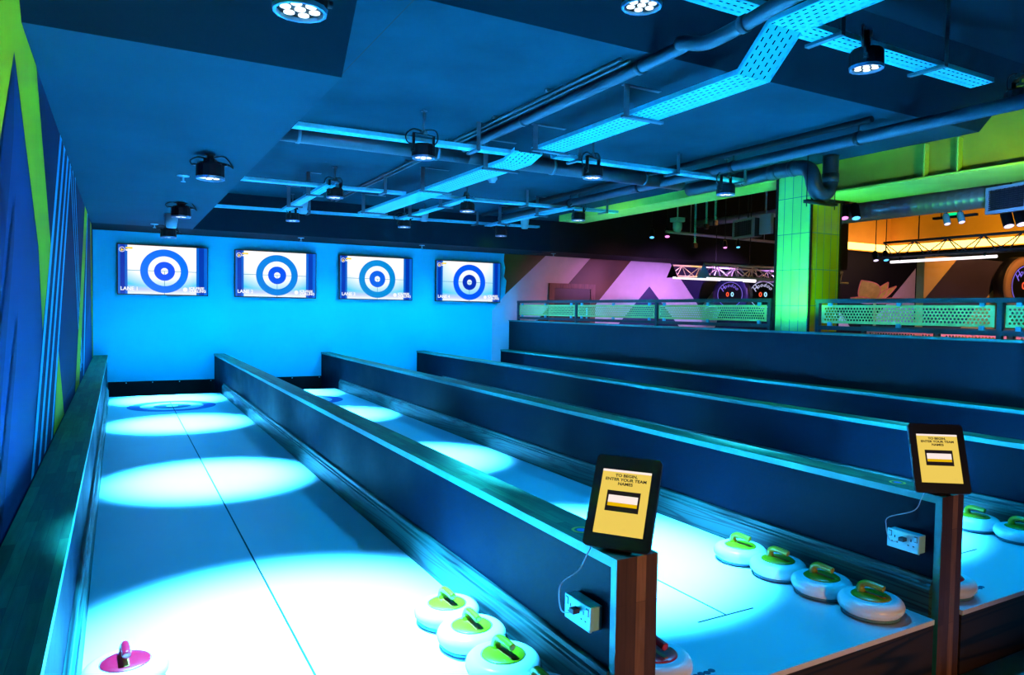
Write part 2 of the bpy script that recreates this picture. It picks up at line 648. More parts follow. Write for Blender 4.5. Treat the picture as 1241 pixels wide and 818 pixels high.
# round stickers on two caps
YEL = mat('sticker_yellow', (.75, .55, .02), .5, var=.05)
BLU = mat('sticker_blue', (.03, .16, .6), .5, var=.05)
for dv, (x, y) in ((ds[0], (1.455, 2.10)), (ds[1], (3.225, 2.05))):
    b = MB()
    b.disc((x - dv.location.x, y - Y0, ZD + .0008), .026, .036, 32, 0)
    b.disc((x - dv.location.x, y - Y0, ZD + .0008), 0.001, .017, 32, 1)
    b.build('round_sticker', [YEL, BLU], dv)

# ------------------------------------------------------------------ tall partition, railings, column, beam
t = thing('partition_wall', 'tall navy partition with pale capping along the right side of the lanes', 'partition', (XP, 1.0, 0))
b = MB()
b.box((0, 0, 0), (.16, D - 1.004, zr(-.215)))
b.build('panel', mat('navy_partition', (.001, .006, .016), .5, 0, .25, var=.2, vscale=1.3, rvar=.1), t)
b = MB()
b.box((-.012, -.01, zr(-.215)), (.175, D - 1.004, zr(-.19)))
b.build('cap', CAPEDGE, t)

RAILM = mat('rail_steel', (.012, .05, .065), .45, .2, var=.1)
PERF = mat('perforated_green_panel', (.34, .5, .16), .5, var=.05)
PERFP = mat('perforated_pink_panel', (.75, .3, .36), .5, var=.05)
CLIPM = mat('clip_steel', (.06, .4, .55), .4, .3, var=.1)


def perf_panel(L, Ht, pitch, r, border, rowp):
    """flat sheet in the local yz plane with real round holes"""
    b = MB()
    nr = int((Ht - 2 * border) / rowp)
    nc = int((L - 2 * border) / pitch)
    bz = (Ht - nr * rowp) / 2
    by = (L - nc * pitch) / 2
    V = b.bm.verts.new
    F = b.bm.faces.new
    for i in range(nr):
        z = bz + i * rowp
        off = pitch / 2 if i % 2 else 0
        n = nc - 1 if off else nc
        if off:
            for ya in (by, by + nc * pitch - off):
                F([V((0, ya, z)), V((0, ya + off, z)), V((0, ya + off, z + rowp)), V((0, ya, z + rowp))])
        for j in range(n):
            y = by + off + j * pitch
            cy, cz = y + pitch / 2, z + rowp / 2
            outer = [V((0, q, w)) for q, w in ((y + pitch, cz), (y + pitch, z + rowp), (cy, z + rowp), (y, z + rowp), (y, cz), (y, z), (cy, z), (y + pitch, z))]
            inner = [V((0, cy + r * math.cos(a * PI / 4), cz + r * math.sin(a * PI / 4))) for a in range(8)]
            for a in range(8):
                F((outer[a], outer[(a + 1) % 8], inner[(a + 1) % 8], inner[a]))
    for y0, y1, z0, z1 in ((0, L, 0, bz), (0, L, Ht - bz, Ht), (0, by, bz, Ht - bz), (L - by, L, bz, Ht - bz)):
        F([V((0, y0, z0)), V((0, y1, z0)), V((0, y1, z1)), V((0, y0, z1))])
    return b


def railing(label, xs, ys_, zbase, ztop, panel_m, pz0, pz1, top=.045, pitch=.036, rowp=.031, r=.0115):
    t = thing('railing', label, 'railing', (xs, ys_[0], zbase))
    Lr = ys_[-1] - ys_[0]
    for y in ys_:
        b = MB()
        b.box((-.022, y - ys_[0] - .022, 0), (.022, y - ys_[0] + .022, ztop - zbase - top * .5))
        b.build('post', RAILM, t)
    b = MB()
    b.box((-.024, -.03, ztop - zbase - top), (.024, Lr + .03, ztop - zbase), 0, .004)
    b.build('top_rail', RAILM, t)
    b = MB()
    b.box((-.018, 0, pz0 - zbase - .075), (.018, Lr, pz0 - zbase - .03))
    b.build('bottom_rail', RAILM, t)
    for ya, yb_ in zip(ys_, ys_[1:]):
        L = yb_ - ya - .09
        p = perf_panel(L, pz1 - pz0, pitch, r, .016, rowp).build('perforated_panel', panel_m, t, recalc=False)
        p.location = (-.004, ya - ys_[0] + .045, pz0 - zbase)
        for f in (.06, .5, .94):
            for z, s in ((pz0 - .033, 1), (pz1 - .012, -1)):
                b = MB()
                b.box((-.016, ya - ys_[0] + .045 + L * f - .024, z - zbase), (.012, ya - ys_[0] + .045 + L * f + .024, z - zbase + .045), 0, .003)
                b.build('clip', CLIPM, t)
    return t


railing('green perforated railing on the partition left of the tiled column', XP + .05, [6.14, 8.24, 10.36, 12.42], zr(-.19), zr(.20), PERF, zr(-.085), zr(.118))
railing('green perforated railing on the partition right of the tiled column', XP + .05, [1.6, 3.53, 5.45], zr(-.19), zr(.185), PERF, zr(-.085), zr(.118))
railing('pink perforated railing deeper in the side room, seen under the green railing', 8.45, [2.2, 3.44, 4.15, 4.95, 5.9], 0.0, zr(-.12), PERFP, zr(-.48), zr(-.175))

# tiled column
TILEG = None


def tile(name, col, rough):
    m, nt, bs = nodes(name)
    tc = nt.nodes.new('ShaderNodeUVMap')
    br = nt.nodes.new('ShaderNodeTexBrick')
    br.offset = 0
    br.inputs['Scale'].default_value = 1
    br.inputs['Brick Width'].default_value = .12
    br.inputs['Row Height'].default_value = .42
    br.inputs['Mortar Size'].default_value = .0035
    br.inputs['Color1'].default_value = (*col, 1)
    br.inputs['Color2'].default_value = (*[c * .86 for c in col], 1)
    br.inputs['Mortar'].default_value = (.02, .12, .16, 1)
    nt.links.new(tc.outputs['UV'], br.inputs['Vector'])
    nt.links.new(br.outputs['Color'], bs.inputs['Base Color'])
    bs.inputs['Roughness'].default_value = rough
    bp = nt.nodes.new('ShaderNodeBump')
    bp.inputs['Strength'].default_value = .5
    bp.inputs['Distance'].default_value = .004
    nt.links.new(br.outputs['Fac'], bp.inputs['Height'])
    bp.invert = True
    nt.links.new(bp.outputs['Normal'], bs.inputs['Normal'])
    return m


TILE = tile('glazed_tile', (.3, .62, .16), .18)
TILEAMBER = tile('amber_lit_tile', (.3, .26, .004), .12)  # same column tile with amber light put into the colour
cx0, cx1, cy0, cy1 = XP + .004, 7.47, 5.557, 6.05
t = thing('tiled_column', 'green glazed tile column standing on the partition between the two railings', 'column', (cx0, cy0, 0))
struct(t)
hh = ZM - .005
W, Dp = cx1 - cx0, cy1 - cy0
z0 = zr(-.189)
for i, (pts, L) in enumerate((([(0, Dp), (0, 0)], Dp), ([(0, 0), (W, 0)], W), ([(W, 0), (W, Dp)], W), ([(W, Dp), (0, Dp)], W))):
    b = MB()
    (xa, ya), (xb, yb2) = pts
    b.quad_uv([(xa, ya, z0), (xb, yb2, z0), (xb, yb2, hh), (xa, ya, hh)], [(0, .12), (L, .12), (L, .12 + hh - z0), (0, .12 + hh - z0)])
    tag(b.build('tile_cladding', TILEAMBER if i == 1 else TILE, t, recalc=False), 'glazed face tinted olive for amber light' if i == 1 else None)
b = MB()
for x in (-.004, W - .022):
    b.box((x, -.008, z0), (x + .03, .004, zr(1.345)))
b.box((-.004, -.008, zr(1.32)), (W + .008, .004, zr(1.35)))
b.box((-.008, Dp - .03, z0), (.004, Dp + .004, zr(1.68)))
b.build('corner_strip', BLACKPAINT, t)

# green steel beam (web with stiffeners and a wide bottom flange)
BEAMG = mat('beam_green', (.34, .5, .06), .5, var=.12, vscale=3)
BEAMSHADE = mat('beam_green_shaded', (.28, .26, .01), .5, var=.12, vscale=3)  # beam green with the shade on the web put into the colour
t = thing('steel_beam', 'green painted steel beam running over the tiled column', 'beam', (XP + .07, 5.3, zr(1.355)))
struct(t)
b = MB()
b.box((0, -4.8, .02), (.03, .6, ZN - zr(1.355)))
b.build('web', BEAMSHADE, t)
b = MB()
b.box((-.075, -4.8, 0), (.78, .25, .02))
b.build('flange', BEAMG, t)
for y in (4.25, 3.93, 2.6, 2.3):
    b = MB()
    b.box((-.07, y - 5.3, .02), (0, y - 5.285, zr(1.70) - zr(1.355)))
    b.build('stiffener', BEAMG, t)
b = MB()
b.box((-.07, .75, .26), (.45, 5.6, .37))
tag(b.build('beam_end', BEAMG, t), 'shallower green casing beyond the column')

# ------------------------------------------------------------------ televisions
def screen_mat(name, warm):
    m, nt, bs = nodes(name)
    uv = nt.nodes.new('ShaderNodeUVMap')
    sp = nt.nodes.new('ShaderNodeSeparateXYZ')
    nt.links.new(uv.outputs['UV'], sp.inputs[0])
    # white blaze at top and bottom centre fading to cyan at mid sides
    gr = nt.nodes.new('ShaderNodeTexGradient')
    gr.gradient_type = 'SPHERICAL'
    mp = nt.nodes.new('ShaderNodeMapping')
    mp.inputs['Location'].default_value = (-.68, -1.05, 0)
    mp.inputs['Scale'].default_value = (1.36, 1.05, 1)
    nt.links.new(uv.outputs['UV'], mp.inputs['Vector'])
    nt.links.new(mp.outputs['Vector'], gr.inputs['Vector'])
    r = nt.nodes.new('ShaderNodeValToRGB')
    r.color_ramp.elements[0].position = .0
    r.color_ramp.elements[0].color = (.0, .62, 1, 1)
    r.color_ramp.elements[1].position = warm
    r.color_ramp.elements[1].color = (1, 1, 1, 1)
    nt.links.new(gr.outputs['Fac'], r.inputs['Fac'])
    r2 = nt.nodes.new('ShaderNodeValToRGB')
    r2.color_ramp.elements[0].position = .02
    r2.color_ramp.elements[0].color = (1, 1, 1, 1)
    r2.color_ramp.elements[1].position = .22
    r2.color_ramp.elements[1].color = (0, 0, 0, 1)
    nt.links.new(sp.outputs[1], r2.inputs['Fac'])
    mx = nt.nodes.new('ShaderNodeMix')
    mx.data_type = 'RGBA'
    mx.blend_type = 'LIGHTEN'
    mx.inputs['Factor'].default_value = .85
    nt.links.new(r.outputs['Color'], mx.inputs['A'])
    nt.links.new(r2.outputs['Color'], mx.inputs['B'])
    bs.inputs['Base Color'].default_value = (0, 0, 0, 1)
    bs.inputs['Specular IOR Level'].default_value = .1
    nt.links.new(mx.outputs['Result'], bs.inputs['Emission Color'])
    bs.inputs['Emission Strength'].default_value = 1.05
    return m


SCR = [screen_mat('screen_glow', .30), screen_mat('screen_glow_b', .34), screen_mat('screen_glow_c', .36), screen_mat('screen_glow_d', .62)]
G_RING = [glow('screen_ring', (.0, .17, 1.), 1.), glow('screen_ring_b', (.0, .22, .78), 1.), glow('screen_ring_c', (.0, .26, .72), 1.), glow('screen_ring_d', (.0, .10, .95), 1.)]
G_HUB = [glow('screen_hub', (.0, .09, 1.), 1.), glow('screen_hub_b', (.0, .09, .9), 1.), glow('screen_hub_c', (.0, .12, .85), 1.), glow('screen_hub_d', (.0, .03, .5), 1.)]
G_BAR = glow('screen_bar', (.0, .03, .42), 1.)
G_BAR2 = glow('screen_bar_edge', (.0, .13, .65), 1.)
G_WHITE = glow('screen_white', (1, 1, 1), 1.)
G_YEL = glow('screen_yellow', (1, .72, .02), 1.)
G_LINE = glow('screen_line', (.0, .35, .55), 1.)
TVX = [(-.019, 1.286), (1.690, 3.037), (3.44, 4.822), (5.290, 6.687)]
for k, (xa, xb) in enumerate(TVX):
    w, h = xb - xa, .79
    t = thing('television', 'wall television showing a blue target ring and LANE %d' % (k + 1), 'television', ((xa + xb) / 2, D - .08, zr(.157)), 'lane televisions on the far wall')
    b = MB()
    b.box((-w / 2, 0, 0), (w / 2, .04, h), 0, .004)
    b.build('case', PLASTICBLK, t)
    b = MB()
    b.box((-.22, .04, .2), (.22, .0775, h - .2))
    b.build('wall_bracket', METALBLK, t)
    b = MB()
    W2, z0, z1 = w / 2 - .014, .016, h - .014
    b.quad_uv([(-W2, -.0012, z0), (W2, -.0012, z0), (W2, -.0012, z1), (-W2, -.0012, z1)], [(0, 0), (1, 0), (1, 1), (0, 1)])
    s = b.build('screen', SCR[k], t, recalc=False)
    My = Matrix.Rotation(PI / 2, 4, 'X')
    cx, cz = .01, h * .485
    for bars in (((-W2, -W2 + .03, 1), (-W2 + .03, -W2 + .095, 0), (-W2 + .095, -W2 + .13, 1)), ((W2 - .165, W2 - .125, 1), (W2 - .125, W2 - .05, 0), (W2 - .05, W2, 1))):
        b = MB()
        for xx0, xx1, mi in bars:
            b.poly([(xx0, -.0022, z0), (xx1, -.0022, z0), (xx1, -.0022, z1), (xx0, -.0022, z1)], mi)
        b.build('side_bar', [G_BAR, G_BAR2], s)
    b = MB()
    b.poly([(-W2 + .13, -.0024, cz - .004), (W2 - .165, -.0024, cz - .004), (W2 - .165, -.0024, cz + .004), (-W2 + .13, -.0024, cz + .004)])
    b.poly([(cx - .004, -.0024, z0), (cx + .004, -.0024, z0), (cx + .004, -.0024, cz), (cx - .004, -.0024, cz)])
    b.build('cross_line', G_LINE, s)
    for r0, r1, m in ((.235, .345, G_RING[k]), (.052, .15, G_HUB[k])):
        b = MB()
        b.disc((cx, -.0034, cz), r0, r1, 56, 0, My)
        b.build('target_ring', m, s)
    Mt = lambda x, z: basis((1, 0, 0), (0, 0, 1), (0, -1, 0), (x, -.004, z))
    text('lettering', 'LANE %d' % (k + 1), .078, G_WHITE, s, Mt(-W2 + .03, .095), 'LEFT', .002)
    text('lettering', 'ICE-FREE', .058, G_WHITE, s, Mt(W2 - .05, .12), 'RIGHT', .002)
    text('lettering', 'CURLING', .058, G_WHITE, s, Mt(W2 - .02, .075), 'RIGHT', .002)
    b = MB()
    b.disc((W2 - .33, -.004, .1), 0.001, .034, 20, 0, My)
    b.build('white_blob', G_WHITE, s)
    b = MB()
    b.disc((-W2 + .055, -.004, h - .09), 0.033, .04, 24, 0, My)
    b.disc((-W2 + .055, -.0044, h - .095), 0.001, .028, 3, 1, My)
    b.build('round_logo', [G_WHITE, G_YEL], s)
    b = MB()
    b.box((-W2 + .105, -.0046, h - .075), (-W2 + .2, -.004, h - .05), 1)
    b.box((-W2 + .105, -.0046, h - .108), (-W2 + .16, -.004, h - .086), 0)
    b.build('logo_bars', [G_WHITE, G_YEL], s)

# ------------------------------------------------------------------ curling stones
STONE = mat('stone_white', (.72, .77, .8), .3, var=.02, coat=.2)
BAND = mat('stone_base_band', (.08, .2, .24), .5, var=.05)
GREEN = mat('handle_green', (.24, .22, .001), .3, var=.05)
RED = mat('handle_red', (.42, .0005, .008), .3, var=.05)
GRIPMARK = mat('handle_mark', (.5, .10, .002), .6, var=.05)  # brown strip laid along the disc below the grip


def make_stone(label, m, group, loc, rz=0.):
    t = thing('curling_stone', label, 'curling stone', loc, group, rz)
    b = MB()
    R = .137
    prof = [(0, .012)]
    prof += [(.110, .012), (.121, .016)]
    for a in range(-60, 91, 15):
        prof.append((.102 + (R - .102) * math.cos(math.radians(a)), .047 + .033 * math.sin(math.radians(a))))
    prof += [(.05, .0805), (0, .0805)]
    b.lathe(prof, 40)
    b.build('stone_body', STONE, t)
    b = MB()
    b.lathe([(0, 0), (.112, 0), (.121, .004), (.121, .0165), (0, .0165)], 40)
    b.build('base_band', BAND, t)
    b = MB()
    b.lathe([(.0, .0885), (.05, .0875), (.076, .0845), (.083, .0797), (0, .0797)], 36)
    d = b.build('handle_disc', m, t)
    b = MB()
    b.box((-.009, -.062, .0855), (.009, .03, .0892), 0, .0)
    tag(b.build('mark', GRIPMARK, d), 'dark slot under the grip')
    b = MB()
    pts = spline([(0, .045, .083), (0, .048, .1), (0, .042, .117), (0, .024, .128), (0, -.01, .129), (0, -.046, .126), (0, -.058, .1245)], 5)
    rs = [.021 - .0065 * min(1, i / 12) for i in range(len(pts))]
    rs[-1] *= .6
    b.tube(pts, rs, 12)
    b.build('grip', m, t)
    return t


GL = ['farthest of the four', 'second from the back', 'second from the front', 'nearest of the four']
first = None
for ln, xs, ysl in ((0, 1.213, (2.735, 2.494, 2.23, 1.965)), (1, 2.925, (2.725, 2.475, 2.217, 1.964)), (2, 4.70, (2.475, 2.216))):
    for i, y in enumerate(ysl):
        lab = 'white curling stone with green handle, %s lane, %s' % (['leftmost', 'second', 'third'][ln], GL[i] if ln < 2 else ['farther of the two in view', 'nearer of the two in view'][i])
        grp = 'green-handled curling stones'
        rz = random.uniform(-.08, .14) + (.1 if ln else .05)
        if first is None:
            first = make_stone(lab, GREEN, grp, (xs, y, ZL), rz)
        else:
            dup(first, (xs, y, ZL), lab, grp, rz)
r1 = make_stone('white curling stone with red handle at the left edge of the leftmost lane', RED, 'red-handled curling stones', (.016, 2.78, ZL), .05)
dup(r1, (1.710, 1.985, ZL), 'white curling stone with red handle, half hidden behind the nearer divider end', 'red-handled curling stones', .0)
dup(r1, (3.470, 1.955, ZL), 'white curling stone, mostly hidden behind the farther divider end', 'red-handled curling stones', .0)

# ------------------------------------------------------------------ tablets, sockets, cables
G_SCR = glow('tablet_yellow', (.86, .60, .10), 1.0)
G_PALE = glow('tablet_pale', (1, .84, .78), 1.)
G_DARK = glow('tablet_dark', (.012, .008, .01), 1.)
G_GOLD = glow('tablet_gold', (.80, .46, .0), 1.)


def tablet(label, x, y, az, lean, w, h):
    t = thing('tablet', label, 'tablet', (x, y, ZD), 'team entry tablets on the divider ends')
    e = Vector((math.cos(az), math.sin(az), 0))
    n = Vector((math.sin(az), -math.cos(az), 0))
    up = Vector((0, 0, 1)) * math.cos(lean) - n * math.sin(lean)
    nn = e.cross(up)
    M = basis(e, up, nn, (0, 0, .013))
    # case: rounded slab in local xy, front at z=0
    b = MB()
    R, N = .016, 5
    pts = []
    for cx, cy, a0 in ((w / 2 - R, R, -90), (w / 2 - R, h - R, 0), (-w / 2 + R, h - R, 90), (-w / 2 + R, R, 180)):
        for q in range(N + 1):
            a = math.radians(a0 + 90 * q / N)
            pts.append((cx + R * math.cos(a), cy + R * math.sin(a), -.016))
    b.prism(pts, (0, 0, .016))
    o = b.build('case', PLASTICBLK, t)
    o.matrix_local = M
    sx, y0, y1 = w * .37, h * .145, h * .845
    b = MB()
    b.box((-sx, y0, .0), (sx, y1, .0008), 0)
    b.box((-sx, y1 - .008, .0008), (sx, y1, .0012), 1)
    s = b.build('screen', [G_SCR, G_PALE], t)
    s.matrix_local = M
    hs = y1 - y0
    b = MB()
    yc = y0 + hs * .50
    b.box((-sx * .68, yc - hs * .15, .0008), (sx * .68, yc + hs * .17, .0012), 0)
    b.box((-sx * .6, yc - hs * .07, .0012), (sx * .6, yc - hs * .015, .0016), 2)
    b.box((-sx * .6, yc - hs * .015, .0012), (sx * .6, yc + hs * .10, .0016), 1)
    b.build('entry_box', [G_DARK, G_PALE, G_GOLD], s)
    text('lettering', 'TO BEGIN,\nENTER YOUR TEAM\nNAMES', hs * .062, G_DARK, s, basis((1.18, 0, 0), (0, 1, 0), (0, 0, 1), (0, y1 - hs * .155, .0012)), 'CENTER', .0004)
    # stand foot under and behind
    b = MB()
    c = -up * 0
    back = -n
    b.tube([back * .02 + up * .05 + Vector((0, 0, .013)), back * .085 + Vector((0, 0, .03)), back * .10 + Vector((0, 0, .006))], .009, 8)
    b.build('stand_arm', METALBLK, t)
    b = MB()
    b.lathe([(0, 0), (.05, 0), (.05, .006), (.045, .009), (0, .009)], 28, back * .055)
    b.build('stand_base', METALBLK, t)
    b = MB()
    b.box((-.05, -.012, -.026), (.05, .012, -.002), 0, .003)
    o = b.build('cradle', METALBLK, t)
    o.matrix_local = basis(e, up, nn, (0, 0, .013)) @ Matrix.Translation((0, .014, -.006))
    return t


tablet('black tablet with yellow screen on the end of the nearer divider', 1.412, 1.845, -.93, .53, .228, .316)
tablet('black tablet with yellow screen on the end of the farther divider', 3.168, 1.80, -.615, .36, .232, .309)

HOLE = mat('socket_hole', (.01, .02, .03), .6, var=.1)


def socket(label, x, y, z):
    t = thing('wall_socket', label, 'socket', (x, y, z), 'twin sockets on the divider sides')
    b = MB()
    b.box((-.042, -.073, -.04), (0, .073, .04), 0, .004)
    b.build('back_box', WHITEPL, t)
    b = MB()
    b.box((-.052, -.076, -.0425), (-.042, .076, .0425), 0, .004)
    f = b.build('face_plate', WHITEPL, t)
    for s in (-1, 1):
        b = MB()
        cy = s * .038
        for dy, dz, hy, hz in ((0, .012, .0025, .006), (-.012, -.012, .004, .0025), (.012, -.012, .004, .0025)):
            b.box((-.0528, cy + dy - hy, dz - hz), (-.0519, cy + dy + hy, dz + hz))
        b.build('pin_holes', HOLE, f)
        b = MB()
        b.box((-.056, cy + s * .022 - .006, .012), (-.052, cy + s * .022 + .006, .032), 0, .001)
        b.build('rocker_switch', WHITEPL, f)
        b = MB()
        b.box((-.0528, cy + s * .022 - .008, .009), (-.0519, cy + s * .022 + .008, .035))
        b.build('switch_surround', HOLE, f)
    return t


socket('white twin wall socket on the side of the nearer divider', DIV[0][0] + .010, 1.945, zr(-1.003))
socket('white twin wall socket on the side of the farther divider', DIV[1][0] + .010, 1.935, zr(-1.012))
CABLE = mat('pale_cable', (.2, .4, .5), .5, var=.03)
for lab, xf, yc, zc_, yt in (('thin pale charging cable hanging from the nearer tablet to its socket', DIV[0][0], 1.945, zr(-1.0), 1.93), ('thin pale charging cable hanging from the farther tablet to its socket', DIV[1][0], 1.935, zr(-1.01), 1.87)):
    b = MB()
    xs = xf - .045
    b.tube(spline([(xf + .03, yt - .03, ZD + .012), (xf + .008, yt, ZD + .005), (xf - .01, yt + .005, ZD - .02), (xf - .03, yt + .025, ZD - .08), (xs - .02, yc + .055, ZD - .13), (xs - .03, yc + .06, ZD - .17), (xs - .035, yc + .04, zc_ + .0), (xs - .03, yc + .012, zc_ - .002), (xs - .014, yc - .01, zc_ + .01)], 6), .0021, 6)
    b.box((xs - .028, yc - .022, zc_ + .002), (xs + .0, yc + .004, zc_ + .02), 1, .003)
    tag(b.build('charging_cable', [CABLE, HOLE]), lab, 'cable', 'tablet charging cables')

# ------------------------------------------------------------------ stage lamps
RIMM = mat('lamp_rim', (.08, .35, .6), .3, .5, var=.05)


def make_lamp(label, loc, group, style, top, rz=0.):
    """local origin = lens face; style 'yoke' (two arms) or 'stem' (neck on the soffit); top = height of the fixing above lens"""
    t = thing('par_lamp', label, 'stage lamp', loc, group, rz)
    b = MB()
    b.lathe([(.099, .0), (.103, .012), (.101, .10), (.088, .118), (.03, .122), (0, .122)], 14, smooth=False)
    b.lathe([(0, .012), (.09, .012)], 14, smooth=False)
    b.build('housing', METALBLK, t)
    b = MB()
    b.lathe([(.088, .012), (.090, -.003), (.101, -.003), (.104, .014)], 14, smooth=False)
    b.build('rim', RIMM, t)
    for i in range(7):
        b = MB()
        r = 0 if i == 0 else .056
        a = PI / 3 * i
        b.lathe([(0, .006), (.021, .007), (.021, .0115)], 14, (r * math.cos(a), r * math.sin(a), 0))
        b.build('led', LED, t)
    if style == 'yoke':
        b = MB()
        for s in (-1, 1):
            b.box((s * .104 - .004, -.016, .04), (s * .104 + .004, .016, .205))
            b.cyl((s * .10, 0, .055), (s * .125, 0, .055), .014, 10)
        b.box((-.108, -.016, .2), (.108, .016, .207))
        b.build('yoke', METALBLK, t)
        b = MB()
        b.cyl((0, 0, .2), (0, 0, top), .008, 8)
        b.box((-.02, -.02, top - .012), (.02, .02, top))
        b.box((-.022, -.03, .205), (.022, .03, .235))
        b.build('hanger_rod', STEELBLUE, t)
        b = MB()
        b.tube(spline([(.06, .02, .115), (.14, .02, .15), (.165, .02, .215), (.13, .02, .265), (.03, .01, .25)], 5), .006, 6)
        b.tube(spline([(-.05, .02, .115), (-.15, .02, .12), (-.17, .02, .18), (-.1, .02, .24), (-.02, .01, .235)], 5), .006, 6)
        b.build('cable', METALBLK, t)
    else:
        b = MB()
        b.lathe([(.05, .118), (.035, .15), (.026, .155), (.024, top - .01), (.04, top - .008), (.04, top + .004), (0, top + .004)], 14)
        b.build('neck', METALBLK, t)
        b = MB()
        b.box((-.125, -.02, .10), (.125, .02, .112))
        b.box((-.04, -.035, .112), (.04, .035, .15))
        b.build('yoke', METALBLK, t)
        b = MB()
        b.tube(spline([(.05, .0, .13), (.13, .01, .11), (.16, .02, .09), (.10, .02, .17), (.02, .01, top - .02)], 5), .006, 6)
        b.tube(spline([(-.05, .0, .125), (-.13, .01, .105), (-.15, .01, .14), (-.09, .01, .165), (-.02, .01, .15)], 5), .006, 6)
        b.build('cable', METALBLK, t)
    return t


ROWY = [2.92, 5.87, 8.78, 11.2]
ROWN = ['nearest row', 'second row from the front', 'third row from the front', 'back row by the far wall']
LENSZ = [[1.128, .958, .98, .94], [1.548, 1.311, 1.347, 1.31], [1.55, 1.322, 1.322, 1.34], [1.593, 1.32, 1.335, 1.31]]
LANEN = ['leftmost lane', 'second lane', 'third lane', 'rightmost lane']
lamps = []
for ln in range(4):
    for r in range(4):
        x, y, z = XC[ln], ROWY[r], zr(LENSZ[ln][r])
        if ln == 0 and r == 3:
            y = 11.05
        if ln == 0 and r == 0:
            y = 2.83
        style = 'stem' if ln == 0 and r else 'yoke'
        if r == 0:
            top = (zr(1.76) - z) if ln else 1.97 + H - z
        elif ln == 0:
            top = ZS - z
        elif ln == 1 or r == 3:
            top = ZM - z
        else:
            top = zr(1.465) - z + (.02 if ln > 1 and r == 1 else 0)
            top = max(top, .215)
            if ln >= 2 and r in (1, 2):
                top = ZM - z
        lab = 'black stage lamp with seven white LEDs, %s, %s' % (LANEN[ln], ROWN[r])
        make_lamp(lab, (x, y, z), 'stage lamps over the lanes', style, top, random.uniform(-.5, .5) + (.5 if style == 'yoke' else 0))
        lamps.append((ln, r, x, y, z))

# ------------------------------------------------------------------ cable trays, pipes, ducts
def tray(label, segs, w, axis, hangers=(), rim=.035, top=ZM):
    """segs: polyline [(along, z)], extruded across by width; axis 'x' or 'y'; across centre given by segs[0][2]"""
    c = segs[0][2]
    t = thing('cable_tray', label, 'cable tray', (segs[0][0], c, segs[0][1]) if axis == 'x' else (c, segs[0][0], segs[0][1]))
    o0, oz = segs[0][0], segs[0][1]

    def P(a, s, z):
        return (a - o0, s, z - oz) if axis == 'x' else (s, a - o0, z - oz)
    b = MB()
    u = 0
    for (a0, z0, _), (a1, z1, _) in zip(segs, segs[1:]):
        L = math.hypot(a1 - a0, z1 - z0)
        b.quad_uv([P(a0, -w / 2, z0), P(a1, -w / 2, z1), P(a1, w / 2, z1), P(a0, w / 2, z0)], [(u, 0), (u + L, 0), (u + L, w), (u, w)])
        u += L
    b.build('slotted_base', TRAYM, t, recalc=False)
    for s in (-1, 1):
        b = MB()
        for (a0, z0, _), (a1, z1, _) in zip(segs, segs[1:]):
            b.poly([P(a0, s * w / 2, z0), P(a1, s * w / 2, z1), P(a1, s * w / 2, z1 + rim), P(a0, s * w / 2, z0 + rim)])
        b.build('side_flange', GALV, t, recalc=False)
    for a, z in hangers:
        b = MB()
        s0 = -w / 2 - .05
        if axis == 'x':
            b.box((a - o0 - .02, s0, z - oz - .022), (a - o0 + .02, w / 2 + .05, z - oz - .002))
            b.box((a - o0 - .02, s0, z - oz), (a - o0 + .02, s0 + .006, top - oz))
        else:
            b.box((s0, a - o0 - .02, z - oz - .022), (w / 2 + .05, a - o0 + .02, z - oz - .002))
            b.box((s0, a - o0 - .02, z - oz), (s0 + .05, a - o0 - .014, top - oz))
            b.box((s0, a - o0 - .02, top - oz - .006), (w / 2 + .02, a - o0 + .02, top - oz))
        b.build('hanger', STEELBLUE, t)
    return t


tray('wide slotted cable tray stepping down along the middle of the ceiling', [(.6, zr(1.735), 3.545), (3.06, zr(1.735), 0), (3.30, zr(1.5), 0), (5.85, zr(1.5), 0)], .29, 'y', ((4.40, zr(1.5)), (5.75, zr(1.5))))
tray('wide slotted cable tray, farther section beyond the crossing tray', [(5.93, zr(1.5), 3.42), (6.15, zr(1.44), 0), (10.95, zr(1.46), 0)], .31, 'y', ((6.5, zr(1.44)), (8.2, zr(1.45)), (10.6, zr(1.46))))
tray('slotted cable tray across the nearest lamp row, right of the wide tray', [(3.75, zr(1.765), 3.1), (5.75, zr(1.765), 0)], .17, 'x', ((3.95, zr(1.765)), (5.05, zr(1.765))), top=ZN)
tray('slotted cable tray across the nearest lamp row, left of the wide tray', [(2.55, zr(1.765), 3.05), (3.3, zr(1.765), 0)], .17, 'x', (), top=ZN)
tray('narrow slotted cable tray across the second lamp row from the soffit', [(.98, zr(1.476), 6.06), (3.35, zr(1.49), 0)], .12, 'x', ((2.9, zr(1.486)),))
tray('narrow slotted cable tray across the second lamp row toward the column', [(3.78, zr(1.52), 6.06), (6.35, zr(1.532), 0)], .12, 'x', ((4.02, zr(1.52)), (5.3, zr(1.526)), (6.3, zr(1.531))))
tray('narrow slotted cable tray across the third lamp row from the soffit', [(.98, zr(1.487), 8.97), (3.3, zr(1.50), 0)], .12, 'x', ((3.0, zr(1.498)),))
tray('narrow slotted cable tray across the third lamp row toward the side room', [(3.5, zr(1.50), 8.97), (6.75, zr(1.53), 0)], .12, 'x', ((5.1, zr(1.512)), (6.5, zr(1.525))))
tray('narrow slotted cable tray across the back lamp row', [(.98, zr(1.455), 11.40), (6.8, zr(1.535), 0)], .12, 'x', ((2.6, zr(1.475)), (5.5, zr(1.515))))
for x, lab in ((2.21, 'left'), (4.03, 'middle'), (5.60, 'right')):
    tray('short cable tray running back from the third lamp row, %s of three' % lab, [(8.5, zr(1.448), x), (11.1, zr(1.448), 0)], .12, 'y', ((9.3, zr(1.448)), (10.5, zr(1.448))))

